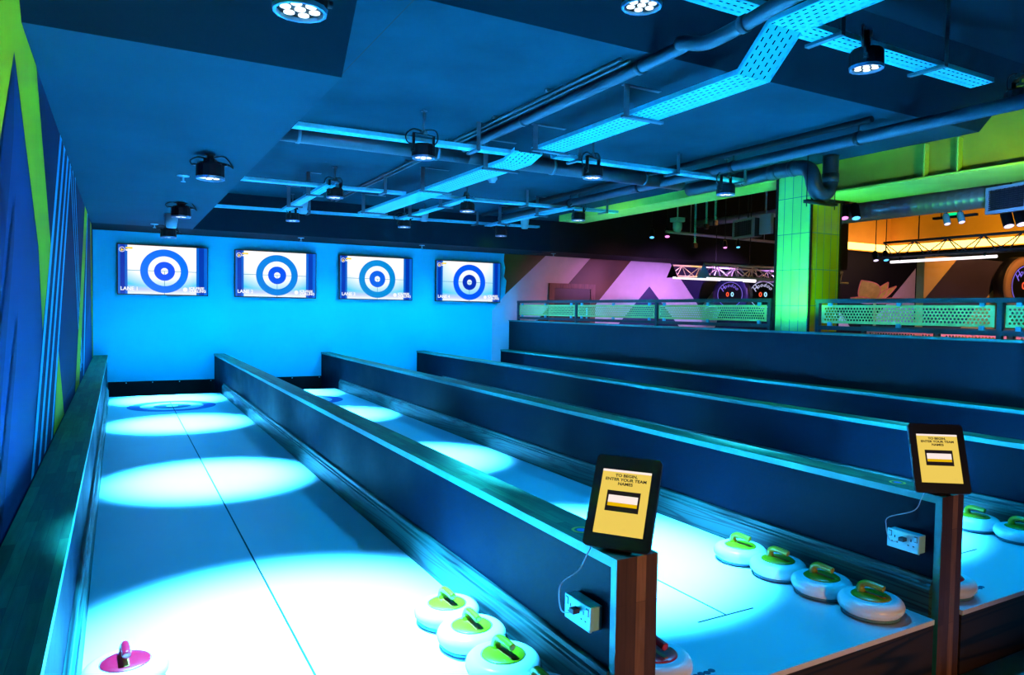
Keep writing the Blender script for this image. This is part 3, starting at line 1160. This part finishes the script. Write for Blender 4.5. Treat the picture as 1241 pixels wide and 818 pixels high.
PIPEM = mat('blue_grey_pipe', (.015, .04, .06), .45, var=.1, vscale=8)
PIPED = mat('dark_pipe', (.008, .022, .034), .4, var=.12, vscale=8)
t = thing('conduit_run', 'pair of thin conduits running along the ceiling left of the wide tray', 'conduit', (2.98, 3.9, zr(1.69)))
for dx in (-.035, .035):
    b = MB()
    b.cyl((dx, 0, 0), (dx, 7.4, 0), .014, 10)
    b.build('conduit', PIPED, t)
for y in (.9, 1.8, 2.8, 4.0):
    b = MB()
    b.box((-.07, y - .012, .012), (.07, y + .012, .033))
    b.build('saddle', STEELBLUE, t)
b = MB()
b.tube(spline([(3.10, .8, zr(1.76)), (3.06, 2.4, zr(1.66)), (3.03, 2.9, zr(1.60)), (2.99, 3.15, zr(1.57)), (2.98, 3.35, zr(1.63)), (3.10, 3.6, zr(1.665)), (3.12, 5.6, zr(1.665)), (3.12, 6.75, zr(1.665))], 8), .042, 14)
for y, z, x in ((2.4, 1.66, 3.06), (2.9, 1.6, 3.03), (3.9, 1.665, 3.11), (5.5, 1.665, 3.12)):
    b.cyl((x, y - .02, zr(z)), (x, y + .02, zr(z)), .05, 14)
tag(b.build('service_pipe', PIPEM), 'thick blue-grey pipe with an offset bend beside the wide tray', 'pipe')
t = thing('round_duct', 'dark round duct crossing under the ceiling behind the second lamp row', 'duct', (.98, 6.9, zr(1.628)))
b = MB()
b.cyl((0, 0, 0), (2.25, 0, 0), .085, 20)
b.cyl((2.85, 0, 0), (5.2, 0, 0), .085, 20)
b.cyl((2.15, 0, 0), (2.95, 0, 0), .084, 20)
b.build('duct_tube', PIPED, t)
for x in (.5, 1.9, 3.3, 4.6):
    b = MB()
    b.lathe([(.088, -.015), (.092, -.015), (.092, .015), (.088, .015)], 20, (x, 0, 0), 0, True, Matrix.Rotation(PI / 2, 4, 'Y'))
    b.box((x - .01, -.004, .085), (x + .01, .004, ZM - zr(1.628)))
    b.build('strap', STEELBLUE, t)
t = thing('ceiling_pipe', 'long blue-grey pipe running back under the ceiling beside the column', 'pipe', (5.85, 1.5, zr(1.60)))
b = MB()
b.cyl((0, 0, 0), (0, 9.6, 0), .055, 16)
b.build('pipe_tube', PIPEM, t)
for y in (1.2, 2.7, 4.2, 5.8, 7.4):
    b = MB()
    b.lathe([(.056, -.02), (.065, -.02), (.065, .02), (.056, .02)], 16, (0, y, 0), 0, True, Matrix.Rotation(PI / 2, 4, 'X'))
    b.cyl((0, y, .06), (0, y, (ZM if y > 2.3 else ZN) - zr(1.60)), .006, 8)
    b.build('pipe_clip', METALBLK, t)
t = thing('second_pipe', 'thin dark pipe running back under the ceiling left of the long pipe', 'pipe', (5.6, 3.9, zr(1.67)))
b = MB()
b.cyl((0, 0, 0), (0, 7.4, 0), .028, 12)
b.build('pipe_tube', BLACKPAINT, t)
t.name = 'thin_pipe'
# soil pipe with a U bend at the column
t = thing('soil_pipe', 'dark pipe with a U bend hanging in front of the tiled column', 'pipe', (6.62, 5.17, zr(1.2)))
ox, oy, oz = 6.62, 5.17, zr(1.2)
b = MB()
pts = [(6.42, 7.0, zr(1.585)), (6.44, 6.3, zr(1.59)), (6.46, 5.6, zr(1.60)), (6.465, 5.36, zr(1.595)), (6.47, 5.23, zr(1.56)), (6.475, 5.18, zr(1.48)), (6.49, 5.17, zr(1.40)), (6.545, 5.17, zr(1.325)), (6.62, 5.17, zr(1.30)), (6.695, 5.17, zr(1.33)), (6.745, 5.17, zr(1.41)), (6.75, 5.17, zr(1.52)), (6.75, 5.17, ZM)]
b.tube([(p.x - ox, p.y - oy, p.z - oz) for p in spline(pts, 6)], .082, 18)
for p, q in (((6.75, 5.17, zr(1.44)), (6.75, 5.17, zr(1.53))), ((6.455, 5.72, zr(1.60)), (6.457, 5.62, zr(1.60))), ((6.44, 6.2, zr(1.59)), (6.442, 6.1, zr(1.592))), ((6.463, 5.45, zr(1.60)), (6.464, 5.40, zr(1.60)))):
    b.cyl((p[0] - ox, p[1] - oy, p[2] - oz), (q[0] - ox, q[1] - oy, q[2] - oz), .088, 18)
b.build('bend', PIPED, t)
b = MB()
b.box((-.25, -.03, -.01), (.23, .03, .024))
for x in (-.235, .215):
    b.cyl((x, 0, -.05), (x, 0, ZM - oz), .005, 8)
b.build('hanger_bar', METALBLK, t)

# pendant speakers, sprinklers, smoke detector
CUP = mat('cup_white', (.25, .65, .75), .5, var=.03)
CUPS = [((2.435, 11.0, zr(1.41)), 'left of three under the back trays', .21), ((4.386, 11.0, zr(1.44)), 'middle of three under the back trays', .19), ((6.285, 11.0, zr(1.45)), 'right of three under the back trays', .19), ((.585, 9.95, zr(.97)), 'on the soffit over the leftmost lane', .17)]
for p, lab, hh in CUPS:
    t = thing('pendant_speaker', 'small pale tapered ceiling speaker, ' + lab, 'speaker', p, 'tapered ceiling speakers')
    b = MB()
    b.lathe([(0, 0), (.055, 0), (.06, .01), (.082, hh), (0, hh)], 20)
    b.build('cone', CUP, t)
    b = MB()
    topz = (ZS if lab.startswith('on') else ZM) - p[2]
    b.cyl((0, 0, hh), (0, 0, topz), .012, 8)
    b.build('stem', STEELBLUE, t)
for p, lab in (((.504, 6.96, ZS), 'on the soffit beside the second lamp'), ((.45, 11.3, ZS), 'on the soffit near the far wall'), ((2.63, 12.0, ZS), 'under the bulkhead between the second and third televisions'), ((4.75, 12.0, ZS), 'under the bulkhead left of the last television'), ((7.55, 12.05, ZS), 'under the bulkhead above the striped wall')):
    t = thing('sprinkler', 'small pale sprinkler head ' + lab, 'sprinkler', p, 'sprinkler heads')
    b = MB()
    b.lathe([(0, 0), (.05, 0), (.05, -.006), (.02, -.012), (0, -.012)], 20)
    b.build('ceiling_plate', CUP, t)
    b = MB()
    b.cyl((0, 0, -.012), (0, 0, -.05), .008, 8)
    b.cyl((0, 0, -.05), (0, 0, -.054), .02, 14)
    b.build('deflector', CUP, t)
t = thing('smoke_detector', 'pale smoke detector with red band hanging under the main ceiling', 'smoke detector', (4.17, 8.15, ZM))
b = MB()
b.lathe([(0, 0), (.05, 0), (.05, -.03), (.065, -.035), (.065, -.06), (.045, -.085), (.04, -.1), (0, -.1)], 20)
b.build('body', CUP, t)
b = MB()
b.lathe([(.051, -.002), (.056, -.002), (.056, -.026), (.051, -.026)], 20)
tag(b.build('band', mat('red_band', (.5, .02, .05), .5, var=.05), t), 'red band')

# ------------------------------------------------------------------ side room
DOORM = mat('brown_door', (.05, .018, .01), .4, var=.15, vscale=5)
FRAMEM = grain('brown_frame', (.09, .03, .015), (.2, .075, .04), 2, .45)
t = thing('door_1', 'brown framed door in the striped far wall', 'door', (8.44, D, 0))
struct(t)
b = MB()
b.box((-.58, -.06, 0), (-.46, -.006, zr(.59)))
b.box((.46, -.06, 0), (.58, -.006, zr(.59)))
b.box((-.46, -.06, zr(.49)), (.46, -.006, zr(.59)))
b.build('door_frame', FRAMEM, t)
b = MB()
b.box((-.46, -.035, 0), (.46, -.008, zr(.49)))
d = b.build('door_leaf', DOORM, t)
b = MB()
b.cyl((.36, -.06, zr(-.15)), (.36, -.06, zr(.09)), .016, 10)
b.box((.35, -.06, zr(-.13)), (.37, -.03, zr(-.11)))
b.box((.35, -.06, zr(.05)), (.37, -.03, zr(.07)))
b.build('handle', GALV, d)

# free-standing striped wing wall and orange ceiling band with cove light
YELW = mat('wing_pale', (.75, .42, .16), .6, var=.05)
PURP = mat('wing_purple', (.05, .03, .07), .4, var=.3, vscale=1)
b = MB()
wy = 6.62
b.box((10.9, wy, 0), (16.6, wy + .12, zr(.96)), 0)


def wing(pts, mi, lay):
    b.poly([(x, wy - .0015 * lay, zr(z)) for x, z in pts], mi)


wing([(11.80, .96), (13.55, .96), (12.0, -.1), (10.9, -1.2), (10.9, .26)], 1, 1)
struct(b.build('wall_wing', [YELW, PURP]), 'free-standing wall with yellow and purple diagonal stripes in the side room')

ORANGE = mat('orange_paint', (.75, .36, .03), .6, var=.06, vscale=2)
b = MB()
b.box((15.9, 12.55, zr(1.93)), (19.4, 12.70, zr(2.88)), 0)
b.box((19.0, 3.0, zr(1.93)), (19.4, 12.55, zr(2.88)), 0)
struct(b.build('trim_2', ORANGE), 'orange lit band around the side room ceiling')
COVE = glow('cove_light', (1., .66, .14), 4.)
t = thing('cove_light', 'bright yellow cove light strip along the orange band', 'light strip', (19.0, 12.5, zr(1.85)))
b = MB()
b.box((-2.6, 0, -.05), (-.03, .02, .13))
b.build('strip', COVE, t)
b = MB()
b.box((-.03, -8.5, -.05), (-.01, .02, .13))
b.build('strip', COVE, t)
b = MB()
b.box((-2.6, .02, -.08), (-.02, .05, .15))
b.box((-.01, -8.5, -.08), (.03, .05, .15))
b.build('channel', ORANGE, t)

# ducts and grilles
SPIRAL = mat('spiral_duct_metal', (.45, .45, .5), .35, .7, var=.1, vscale=10)
t = thing('spiral_duct', 'large metal spiral duct in the side room right of the column', 'duct', (9.2, 2.0, zr(1.47)))
b = MB()
n = 60
prof = []
for i in range(n):
    z = i * 5.6 / n
    prof += [(.138, z), (.138, z + 5.6 / n * .8), (.1405, z + 5.6 / n * .88)]
b.lathe(prof, 24, (0, 0, 0), 0, True, Matrix.Rotation(-PI / 2, 4, 'X'))
b.build('duct_tube', SPIRAL, t)
b = MB()
for y in (1.2, 3.6):
    b.cyl((0, y, .14), (0, y, zr(2.9) - zr(1.47)), .006, 8)
b.build('hanger_rod', METALBLK, t)
b = MB()
b.cyl((11.0, 8.8, zr(1.94)), (11.0, 12.6, zr(1.94)), .075, 18)
for y in (9.5, 11.2):
    b.cyl((11.0, y, zr(2.0)), (11.0, y, zr(2.88)), .006, 8)
tag(b.build('spiral_duct', SPIRAL), 'thin purple-lit duct left of the column in the side room', 'duct')
b = MB()
b.cyl((9.0, 10.4, zr(1.525)), (12.2, 10.4, zr(1.50)), .028, 12)
for x in (9.6, 11.6):
    b.cyl((x, 10.4, zr(1.53)), (x, 10.4, zr(2.899)), .005, 6)
tag(b.build('lighting_bar', SPIRAL), 'thin purple-lit bar left of the column in the side room', 'bar')
MESH = mat('grille_dark', (.02, .03, .04), .5, var=.1)
GRILLEF = mat('grille_frame', (.3, .4, .46), .45, .2, var=.05)


def grille(label, x, y0, y1, z0, z1, tilt, depth):
    t = thing('air_grille', label, 'vent', (x, (y0 + y1) / 2, (z0 + z1) / 2))
    t.rotation_euler = (0, 0, tilt)
    w, h = (y1 - y0) / 2, (z1 - z0) / 2
    b = MB()
    f = .035
    b.box((-.02, -w, -h), (.02, -w + f, h))
    b.box((-.02, w - f, -h), (.02, w, h))
    b.box((-.02, -w + f, -h), (.02, w - f, -h + f))
    b.box((-.02, -w + f, h - f), (.02, w - f, h))
    b.build('frame', GRILLEF, t)
    b = MB()
    n = 10
    for i in range(n):
        z = -h + f + (i + .5) * (2 * h - 2 * f) / n
        b.box((-.012, -w + f, z - .008), (.006, w - f, z + .004))
    for i in range(8):
        y = -w + f + (i + .5) * (2 * w - 2 * f) / 8
        b.box((-.008, y - .004, -h + f), (.002, y + .004, h - f))
    b.build('louvres', mat('louvre', (.015, .02, .03), .5, var=.1), t)
    b = MB()
    b.box((.021, -w * .96, -h * .96), (depth, w * .96, h * .96))
    b.build('plenum_box', MESH, t)
    b = MB()
    b.cyl((depth * .5, 0, h * .9), (depth * .5, 0, zr(2.9) - (z0 + z1) / 2), .01, 8)
    b.build('hanger_rod', METALBLK, t)
    return t


grille('square grey air grille on the duct at the right edge', 8.9, 4.22, 4.74, zr(1.215), zr(1.525), -.25, .1)
grille('grey air grille left of the column in the side room', 9.2, 8.42, 8.98, zr(1.28), zr(1.60), -.2, .18)
b = MB()
b.box((9.2, 8.12, zr(1.31)), (9.26, 8.36, zr(1.63)), 0, .004)
b.cyl((9.23, 8.25, zr(1.62)), (9.23, 8.25, zr(2.9)), .008, 8)
tag(b.build('duct_cover', GRILLEF), 'plain grey duct cover plate beside the left air grille', 'duct cover')

# trusses with tube lights
TRUSSM = mat('truss_metal', (.5, .5, .52), .4, .6, var=.08)
TRUSSBACK = mat('truss_backlit', (.06, .06, .09), .4, .4, var=.08)  # darker truss metal, its backlit look put into the colour
TUBE = glow('tube_white', (1., .9, .95), 1.6)


def truss(label, loc, L, axis, w, endm, tm=TRUSSM):
    t = thing('lighting_truss', label, 'lighting truss', loc)
    A = (lambda a, s, z: (a, s, z)) if axis == 'x' else (lambda a, s, z: (s, a, z))
    ch = [(0, 0), (-w / 2, -w * .85), (w / 2, -w * .85)]
    b = MB()
    for s, z in ch:
        b.cyl(A(0, s, z), A(L, s, z), .018, 10)
    b.build('chord', tm, t)
    b = MB()
    n = int(L / .22)
    for (s0, z0), (s1, z1) in ((ch[0], ch[1]), (ch[0], ch[2]), (ch[1], ch[2])):
        for i in range(n):
            a, c = i * L / n, (i + 1) * L / n
            p, q = (A(a, s0, z0), A(c, s1, z1)) if i % 2 else (A(a, s1, z1), A(c, s0, z0))
            b.cyl(p, q, .008, 6)
    b.build('lacing', tm, t)
    b = MB()
    b.prism([A(-.012, s * 1.25, z + .02 if i == 0 else z - .02) for i, (s, z) in enumerate(ch)], Vector(A(.012, 0, 0)))
    b.build('end_plate', endm, t)
    b = MB()
    for a in (L * .3, L * .85):
        b.cyl(A(a, 0, 0), A(a, 0, zr(2.898) - loc[2]), .008, 6)
    b.build('suspension_chain', METALBLK, t)
    return t


ENDB = mat('truss_end_blue', (.12, .2, .28), .4, .3, var=.1)
truss('orange-lit triangular truss nearer the railing, left of the column', (8.25, 8.6, zr(.80)), 3.4, 'x', .24, ENDB)
truss('orange-lit triangular truss farther back, left of the column', (9.0, 10.2, zr(.885)), 3.6, 'x', .24, BLACKPAINT)
truss('triangular truss in front of the bright cove, right of the column', (10.0, 3.2, zr(1.095)), 3.5, 'y', .26, TRUSSBACK, TRUSSBACK)


def tube_light(label, p, q, drop):
    t = thing('tube_light', label, 'tube light', p, 'white tube lights on the trusses')
    d = Vector(q) - Vector(p)
    b = MB()
    b.cyl((0, 0, 0), d, .02, 10)
    b.build('tube', TUBE, t)
    b = MB()
    dd = d.normalized() * .03
    for k in (.1, .9):
        m = d * k
        b.box((m.x - .012, m.y - .012, .015), (m.x + .012, m.y + .012, drop))
    b.build('bracket', METALBLK, t)


tube_light('white tube light under the nearer left truss', (8.22, 8.5, zr(.563)), (9.3, 8.5, zr(.563)), .06)
tube_light('white tube light under the farther left truss', (8.93, 10.1, zr(.65)), (10.1, 10.1, zr(.65)), .06)
tube_light('short white tube light beside the column', (10.72, 10.1, zr(.65)), (11.05, 10.1, zr(.65)), .06)
tube_light('white tube light under the truss right of the column', (9.95, 6.55, zr(.80)), (9.95, 5.1, zr(.80)), .08)

# round score drums
DRUMB = mat('drum_black', (.008, .008, .012), .35, var=.1)
DRUMF = mat('drum_orange_face', (.4, .2, .12), .5, var=.05)
DRUMN = mat('drum_navy_face', (.015, .015, .09), .4, var=.1)
G_RED = glow('score_red', (1., .09, .03), 1.3)
G_CY = glow('score_cyan', (.35, .75, 1.), 1.3)
G_PUR = glow('logo_purple', (.25, .16, .85), 1.)


def drum(label, c, n, R, depth, face, lettering=G_PUR, wall=None):
    n = Vector(n).normalized()
    up = Vector((0, 0, 1))
    x = up.cross(n).normalized()
    t = thing('score_drum', label, 'score display', c)
    M = basis(x, up, n, (0, 0, 0))
    M3 = M.to_3x3().to_4x4()
    b = MB()
    b.lathe([(R * .96, 0), (R, -.03), (R, -depth), (0, -depth)], 40, (0, 0, 0), 0, True, M3)
    b.build('drum_shell', DRUMB, t)
    b = MB()
    b.lathe([(R * .72, .004), (R * .96, .0), (R, -.03)], 40, (0, 0, 0), 0, True, M3)
    b.build('face_ring', face, t)
    b = MB()
    b.lathe([(0, .002), (R * .72, .002)], 40, (0, 0, 0), 0, True, M3)
    f = b.build('dark_dial', DRUMB, t)
    b = MB()
    b.disc((n * .006), R * .66, R * .69, 40, 0, M3)
    b.build('dial_ring', lettering, f)
    # script lettering bent along the top of the dial
    word = 'Hoodoo'
    for i, chx in enumerate(word):
        a = math.radians(52 - i * 20)
        p = M3.to_3x3() @ Vector((math.sin(-a) * R * .5, math.cos(a) * R * .5, .006))
        xx = M3.to_3x3() @ Vector((math.cos(a), math.sin(a), 0))
        yy = M3.to_3x3() @ Vector((-math.sin(a), math.cos(a), 0))
        text('lettering', chx, R * (.36 if i == 0 else .26), lettering, f, basis(xx, yy, n, p), 'CENTER', .001, .3)
    for s, m in ((-1, G_RED), (1, G_CY)):
        p = M3.to_3x3() @ Vector((s * R * .13, R * .0, .008))
        text('score_digit', '0', R * .32, m, f, basis(x, up, n, p), 'CENTER', .004)
    if wall:
        b = MB()
        b.cyl(-n * depth, Vector(wall) - Vector(c), .05, 12)
        b.build('mount', METALBLK, t)
    return t


drum('dark round score drum with red and blue digits, left of two near the column', (12.22, 11.9, zr(.443)), (-.9, -.42, 0), .42, .3, DRUMN, wall=(12.6, 12.70, zr(.443)))
drum('dark round score drum with white script, right of two near the column', (13.40, 12.0, zr(.47)), (-.9, -.42, 0), .46, .3, DRUMN, glow('logo_white', (.6, .6, .9), 1.), wall=(13.9, 12.70, zr(.44)))
drum('round score drum with orange face ring at the right edge', (13.14, 6.27, zr(.535)), (-.16, -1, 0), .49, .2, DRUMF)

# plant with broad brown leaves behind the railing
LEAF = mat('brown_leaf', (.4, .26, .13), .6, var=.2, vscale=12)
LEAFP = mat('leaf_pink_edge', (.6, .15, .3), .5, var=.1)
t = thing('potted_plant', 'plant with broad brown leaves showing above the railing right of the column', 'plant', (13.2, 9.0, 0))
b = MB()
b.lathe([(0, 0), (.17, 0), (.22, .4), (.2, .4), (.19, .36), (0, .36)], 20)
b.build('pot', BLACKPAINT, t)
b = MB()
b.tube(spline([(0, 0, .36), (.02, 0, 1.2), (.0, 0, 1.95)], 6), .03, 8)
b.build('stem', LEAF, t)


def leaf(base, tip, w, nrm, edge=False):
    base, tip, nrm = Vector(base), Vector(tip), Vector(nrm).normalized()
    d = tip - base
    s = d.normalized().cross(nrm)
    b = MB()
    L, Rr = [], []
    for i in range(11):
        f = i / 10
        ww = w * math.sin(PI * (f ** .8)) + .006
        c = base + d * f + nrm * .05 * math.sin(PI * f)
        L.append(b.bm.verts.new(c + s * ww))
        Rr.append(b.bm.verts.new(c - s * ww))
    for i in range(10):
        b.bm.faces.new((L[i], L[i + 1], Rr[i + 1], Rr[i])).smooth = True
    e = [v.co.copy() for v in L] + [v.co.copy() for v in Rr[::-1]]
    b.tube(e, .01, 6, 1)
    b.build('leaf', [LEAF, LEAFP], t)


cam_dir = (-.82, -.57, 0)
leaf((.02, 0, 1.93), (-.22, .15, 2.33), .21, cam_dir)
leaf((.02, 0, 1.93), (.26, -.1, 2.30), .09, cam_dir)
leaf((.02, 0, 1.93), (.34, -.22, 2.22), .06, cam_dir)
leaf((0, 0, 1.9), (-.4, .25, 1.98), .06, cam_dir)
leaf((0, 0, 1.9), (.5, -.3, 1.97), .05, cam_dir)

# little stage spots in the side room
CANC = {'pink': glow('can_pink', (1., .25, .8), 2.), 'blue': glow('can_blue', (.1, .5, 1.), 2.), 'white': glow('can_white', (.8, .7, 1.), 1.5)}


def can(label, p, col, body=METALBLK, s=1., dirv=(-.3, -.4, -1), top=zr(2.9)):
    t = thing('spot_can', label, 'spotlight', p, 'small spotlights in the side room')
    d = Vector(dirv).normalized()
    M = d.to_track_quat('Z', 'Y').to_matrix().to_4x4()
    b = MB()
    b.lathe([(.045 * s, .0), (.05 * s, -.02 * s), (.05 * s, -.16 * s), (.03 * s, -.2 * s), (0, -.2 * s)], 16, (0, 0, 0), 0, True, M)
    b.build('can', body, t)
    b = MB()
    b.lathe([(0, -.004), (.044 * s, -.004)], 16, (0, 0, 0), 0, True, M)
    b.build('lens', CANC[col], t)
    b = MB()
    b.cyl(-d * .1 * s, -d * .1 * s + Vector((0, 0, .16 * s)), .008, 8)
    b.cyl(-d * .1 * s + Vector((0, 0, .15 * s)), (-d.x * .1 * s, -d.y * .1 * s, top - p[2]), .006, 6)
    b.build('hanger_rod', METALBLK, t)


can('small spotlight with blue lens, leftmost over the striped wall', (9.2, 11.05, zr(1.48)), 'blue')
can('small spotlight with pink lens, second over the striped wall', (9.2, 10.6, zr(1.46)), 'pink')
can('small spotlight with pink lens just right of the column top', (8.95, 6.6, zr(1.37)), 'pink', s=1.1)
can('small spotlight with blue lens just right of the column top', (8.95, 6.42, zr(1.35)), 'blue', s=1.2)
can('pale spotlight under the track right of the column, left of two', (9.35, 5.40, zr(1.20)), 'white', WHITEPL, .8)
can('pale spotlight under the track right of the column, right of two', (9.35, 5.22, zr(1.205)), 'white', WHITEPL, .8)
can('black spotlight under the right air grille, left of two', (9.35, 4.67, zr(1.10)), 'white', s=1.2)
can('black spotlight under the right air grille, right of two', (9.35, 4.53, zr(1.11)), 'white', s=1.2)
can('tiny pink spotlight on the nearer left truss', (9.0, 8.9, zr(1.12)), 'pink', s=.7)
can('tiny blue spotlight on the nearer left truss', (9.2, 8.8, zr(1.13)), 'blue', s=.7)
can('small spotlight with white lens at the end of the right truss', (9.9, 6.75, zr(.83)), 'white', s=.8)
can('small spotlight with blue lens at the end of the right truss', (9.95, 6.62, zr(.83)), 'blue', s=.8)
t = thing('moving_head_light', 'white moving head light hanging over the striped wall', 'moving head light', (9.25, 10.38, zr(1.72)))
b = MB()
b.box((-.1, -.1, 0), (.1, .1, .08), 0, .01)
b.cyl((0, 0, .08), (0, 0, zr(2.9) - zr(1.72)), .012, 8)
b.build('base', WHITEPL, t)
b = MB()
b.lathe([(0, -.2), (.06, -.19), (.085, -.12), (.085, -.02), (.05, .0), (0, 0)], 18)
b.build('head', WHITEPL, t)
for i, (y, z) in enumerate(((9.9, 1.30), (9.62, 1.62), (9.4, 1.66))):
    t = thing('chain_hoist', 'dark hanging chain with hook left of the column, ' + ['leftmost of three', 'middle of three', 'rightmost of three'][i], 'chain', (9.25, y, zr(z)), 'hanging chains')
    b = MB()
    for k in range(int((zr(2.88) - zr(z)) / .045)):
        M = Matrix.Rotation(PI / 2 * (k % 2), 4, 'Z') @ Matrix.Rotation(PI / 2, 4, 'X')
        b.lathe([(.012, -.004), (.024, -.004), (.024, .004), (.012, .004), (.012, -.004)], 8, (0, 0, k * .045), 0, False, M)
    b.build('chain_links', GALV, t)
    b = MB()
    b.box((-.04, -.03, -.1), (.04, .03, -.01), 0, .008)
    b.build('hook_block', METALBLK, t)
b = MB()
b.box((9.52, 5.40, zr(1.33)), (9.58, 5.50, zr(1.365)), 0)
b.box((9.52, 5.15, zr(1.30)), (9.58, 5.7, zr(1.33)), 1)
b.cyl((9.55, 5.6, zr(1.32)), (9.55, 5.6, zr(2.9)), .006, 6, 1)
tag(b.build('indicator_unit', [glow('green_indicator', (.0, .9, .25), 1.2), METALBLK]), 'small unit with green indicator under the big spiral duct', 'indicator light')

# ------------------------------------------------------------------ lights
def spot(name, loc, to, power, col, size, blend, radius=.06):
    l = bpy.data.lights.new(name, 'SPOT')
    l.energy = power
    l.color = col
    l.spot_size = math.radians(size)
    l.spot_blend = blend
    l.shadow_soft_size = radius
    o = bpy.data.objects.new(name, l)
    COL.objects.link(o)
    o.location = loc
    o.rotation_euler = (Vector(to) - Vector(loc)).to_track_quat('-Z', 'Y').to_euler()
    return o


BEAM = (.032, .44, 1.)
for ln, r, x, y, z in lamps:
    pw = [18000, 11500, 11500, 11500][r]
    spot('lamp_beam', (x, y, z - .012), (x - (.12 if r == 0 and ln else 0), y + (.25 if r == 0 and ln else 0), 0), pw if ln == 0 or r else 19000, BEAM, (48 if ln == 0 else 41) if r == 0 else (41 if ln == 0 else 37), .9, .05)
    spot('lamp_spill', (x, y, z - .012), (x, y, 0), 220 if r == 3 else (200 if r == 0 and ln else 25), (.0, .42, 1.), 150, .6, .06)

# green uplights for the column and the beam
spot('column_uplight', (6.5, 5.45, zr(-.05)), (6.95, 5.82, zr(.7)), 120, (.09, 1., .1), 120, .8, .04)
spot('beam_light', (6.3, 3.0, zr(.9)), (7.1, 4.0, zr(1.35)), 60, (.6, 1., .02), 95, .9, .06)
spot('beam_light', (6.4, 9.0, zr(1.0)), (7.05, 9.2, zr(1.6)), 34, (.3, 1., .02), 110, .9, .06)
# added lime fill for the near top of the left wall, no known lamp
spot('mural_fill', (.9, 1.3, zr(-.1)), (XW, 3.45, zr(.95)), 90, (.9, 1., .2), 50, 1., .1)
# added warm fill behind the camera, set at floor level to spare the lanes
spot('low_warm_fill', (1.6, -2.7, .24), (1.9, 1.8, .3), 400, (1., .50, .22), 50, .8, .12)
# side room
for x, pw in ((8.7, 170), (9.9, 560), (11.6, 600)):
    spot('purple_wash', (x + .4, 9.3, zr(1.15)), (x, 12.7, zr(-.2)), pw, (.66, .28, 1.) if x > 9 else (1., .36, .6), 62, .8, .08)
spot('pink_wash', (16.8, 10.0, zr(1.8)), (18.0, 12.6, zr(.3)), 260, (1., .4, .8), 100, .9, .1)
for y in (4.2, 7.4, 9.6, 11.5):
    spot('railing_fill', (5.6, y, zr(1.45)), (6.95, y, zr(.02)), 38, (.3, 1., .12), 80, .9, .05)  # added green spots that tint and brighten the railing panels
spot('amber_wash', (12.0, 5.2, zr(2.4)), (12.6, 6.7, zr(.3)), 260, (1., .5, .12), 120, .9, .1)
spot('amber_wash', (16.0, 8.0, zr(1.6)), (19.2, 8.5, zr(2.4)), 420, (1., .6, .08), 130, .9, .15)
spot('amber_wash', (17.2, 10.8, zr(1.6)), (17.4, 12.6, zr(2.4)), 100, (1., .6, .08), 130, .9, .15)
spot('amber_wash', (9.4, 9.2, zr(1.7)), (9.6, 9.3, zr(.4)), 300, (1., .4, .1), 135, .9, .1)
spot('purple_wash', (9.6, 7.2, zr(1.0)), (10.6, 9.6, zr(1.75)), 25, (.6, .25, 1.), 70, .9, .06)  # added purple spot that tints the ducts and bar
spot('pink_wash', (7.7, 4.6, zr(.7)), (8.45, 4.4, zr(-.3)), 90, (1., .3, .4), 130, .9, .05)
spot('column_amber_fill', (7.7, 3.6, zr(.8)), (7.2, 5.557, zr(.6)), 26, (1., .7, .03), 70, .9, .05)  # added amber spot for the column's front face
spot('plant_fill', (12.2, 7.9, zr(1.1)), (13.2, 9.0, zr(.5)), 40, (1., .62, .45), 60, .9, .05)  # added warm spot that brightens the leaves
spot('blue_wash', (8.2, 4.2, zr(1.0)), (9.2, 5.2, zr(1.5)), 70, (.1, .3, 1.), 100, .9, .05)

w = bpy.data.worlds.new('World')
SC.world = w
w.use_nodes = True
w.node_tree.nodes['Background'].inputs[0].default_value = (.05, .3, .6, 1)
w.node_tree.nodes['Background'].inputs[1].default_value = .02

# ------------------------------------------------------------------ camera
yaw, pit, rol, fpx = .5038, -.0375, .0155, 865.52
cy, sy = math.cos(yaw), math.sin(yaw)
fw = Vector((sy * math.cos(pit), cy * math.cos(pit), math.sin(pit)))
r0 = Vector((cy, -sy, 0))
u0 = r0.cross(fw)
rr = math.cos(rol) * r0 + math.sin(rol) * u0
uu = -math.sin(rol) * r0 + math.cos(rol) * u0
cam = bpy.data.cameras.new('camera')
cam.sensor_width = 36
cam.lens = fpx / 1241 * 36
cam.clip_start = .05
co = bpy.data.objects.new('camera', cam)
COL.objects.link(co)
co.matrix_world = basis(rr, uu, -fw, (0, 0, H))
SC.camera = co
SC.view_settings.view_transform = 'Standard'
SC.view_settings.look = 'None'
SC.view_settings.exposure = 0
SC.cycles.sample_clamp_indirect = 80
SC.cycles.max_bounces = 10
SC.cycles.diffuse_bounces = 6
SC.cycles.use_denoising = True
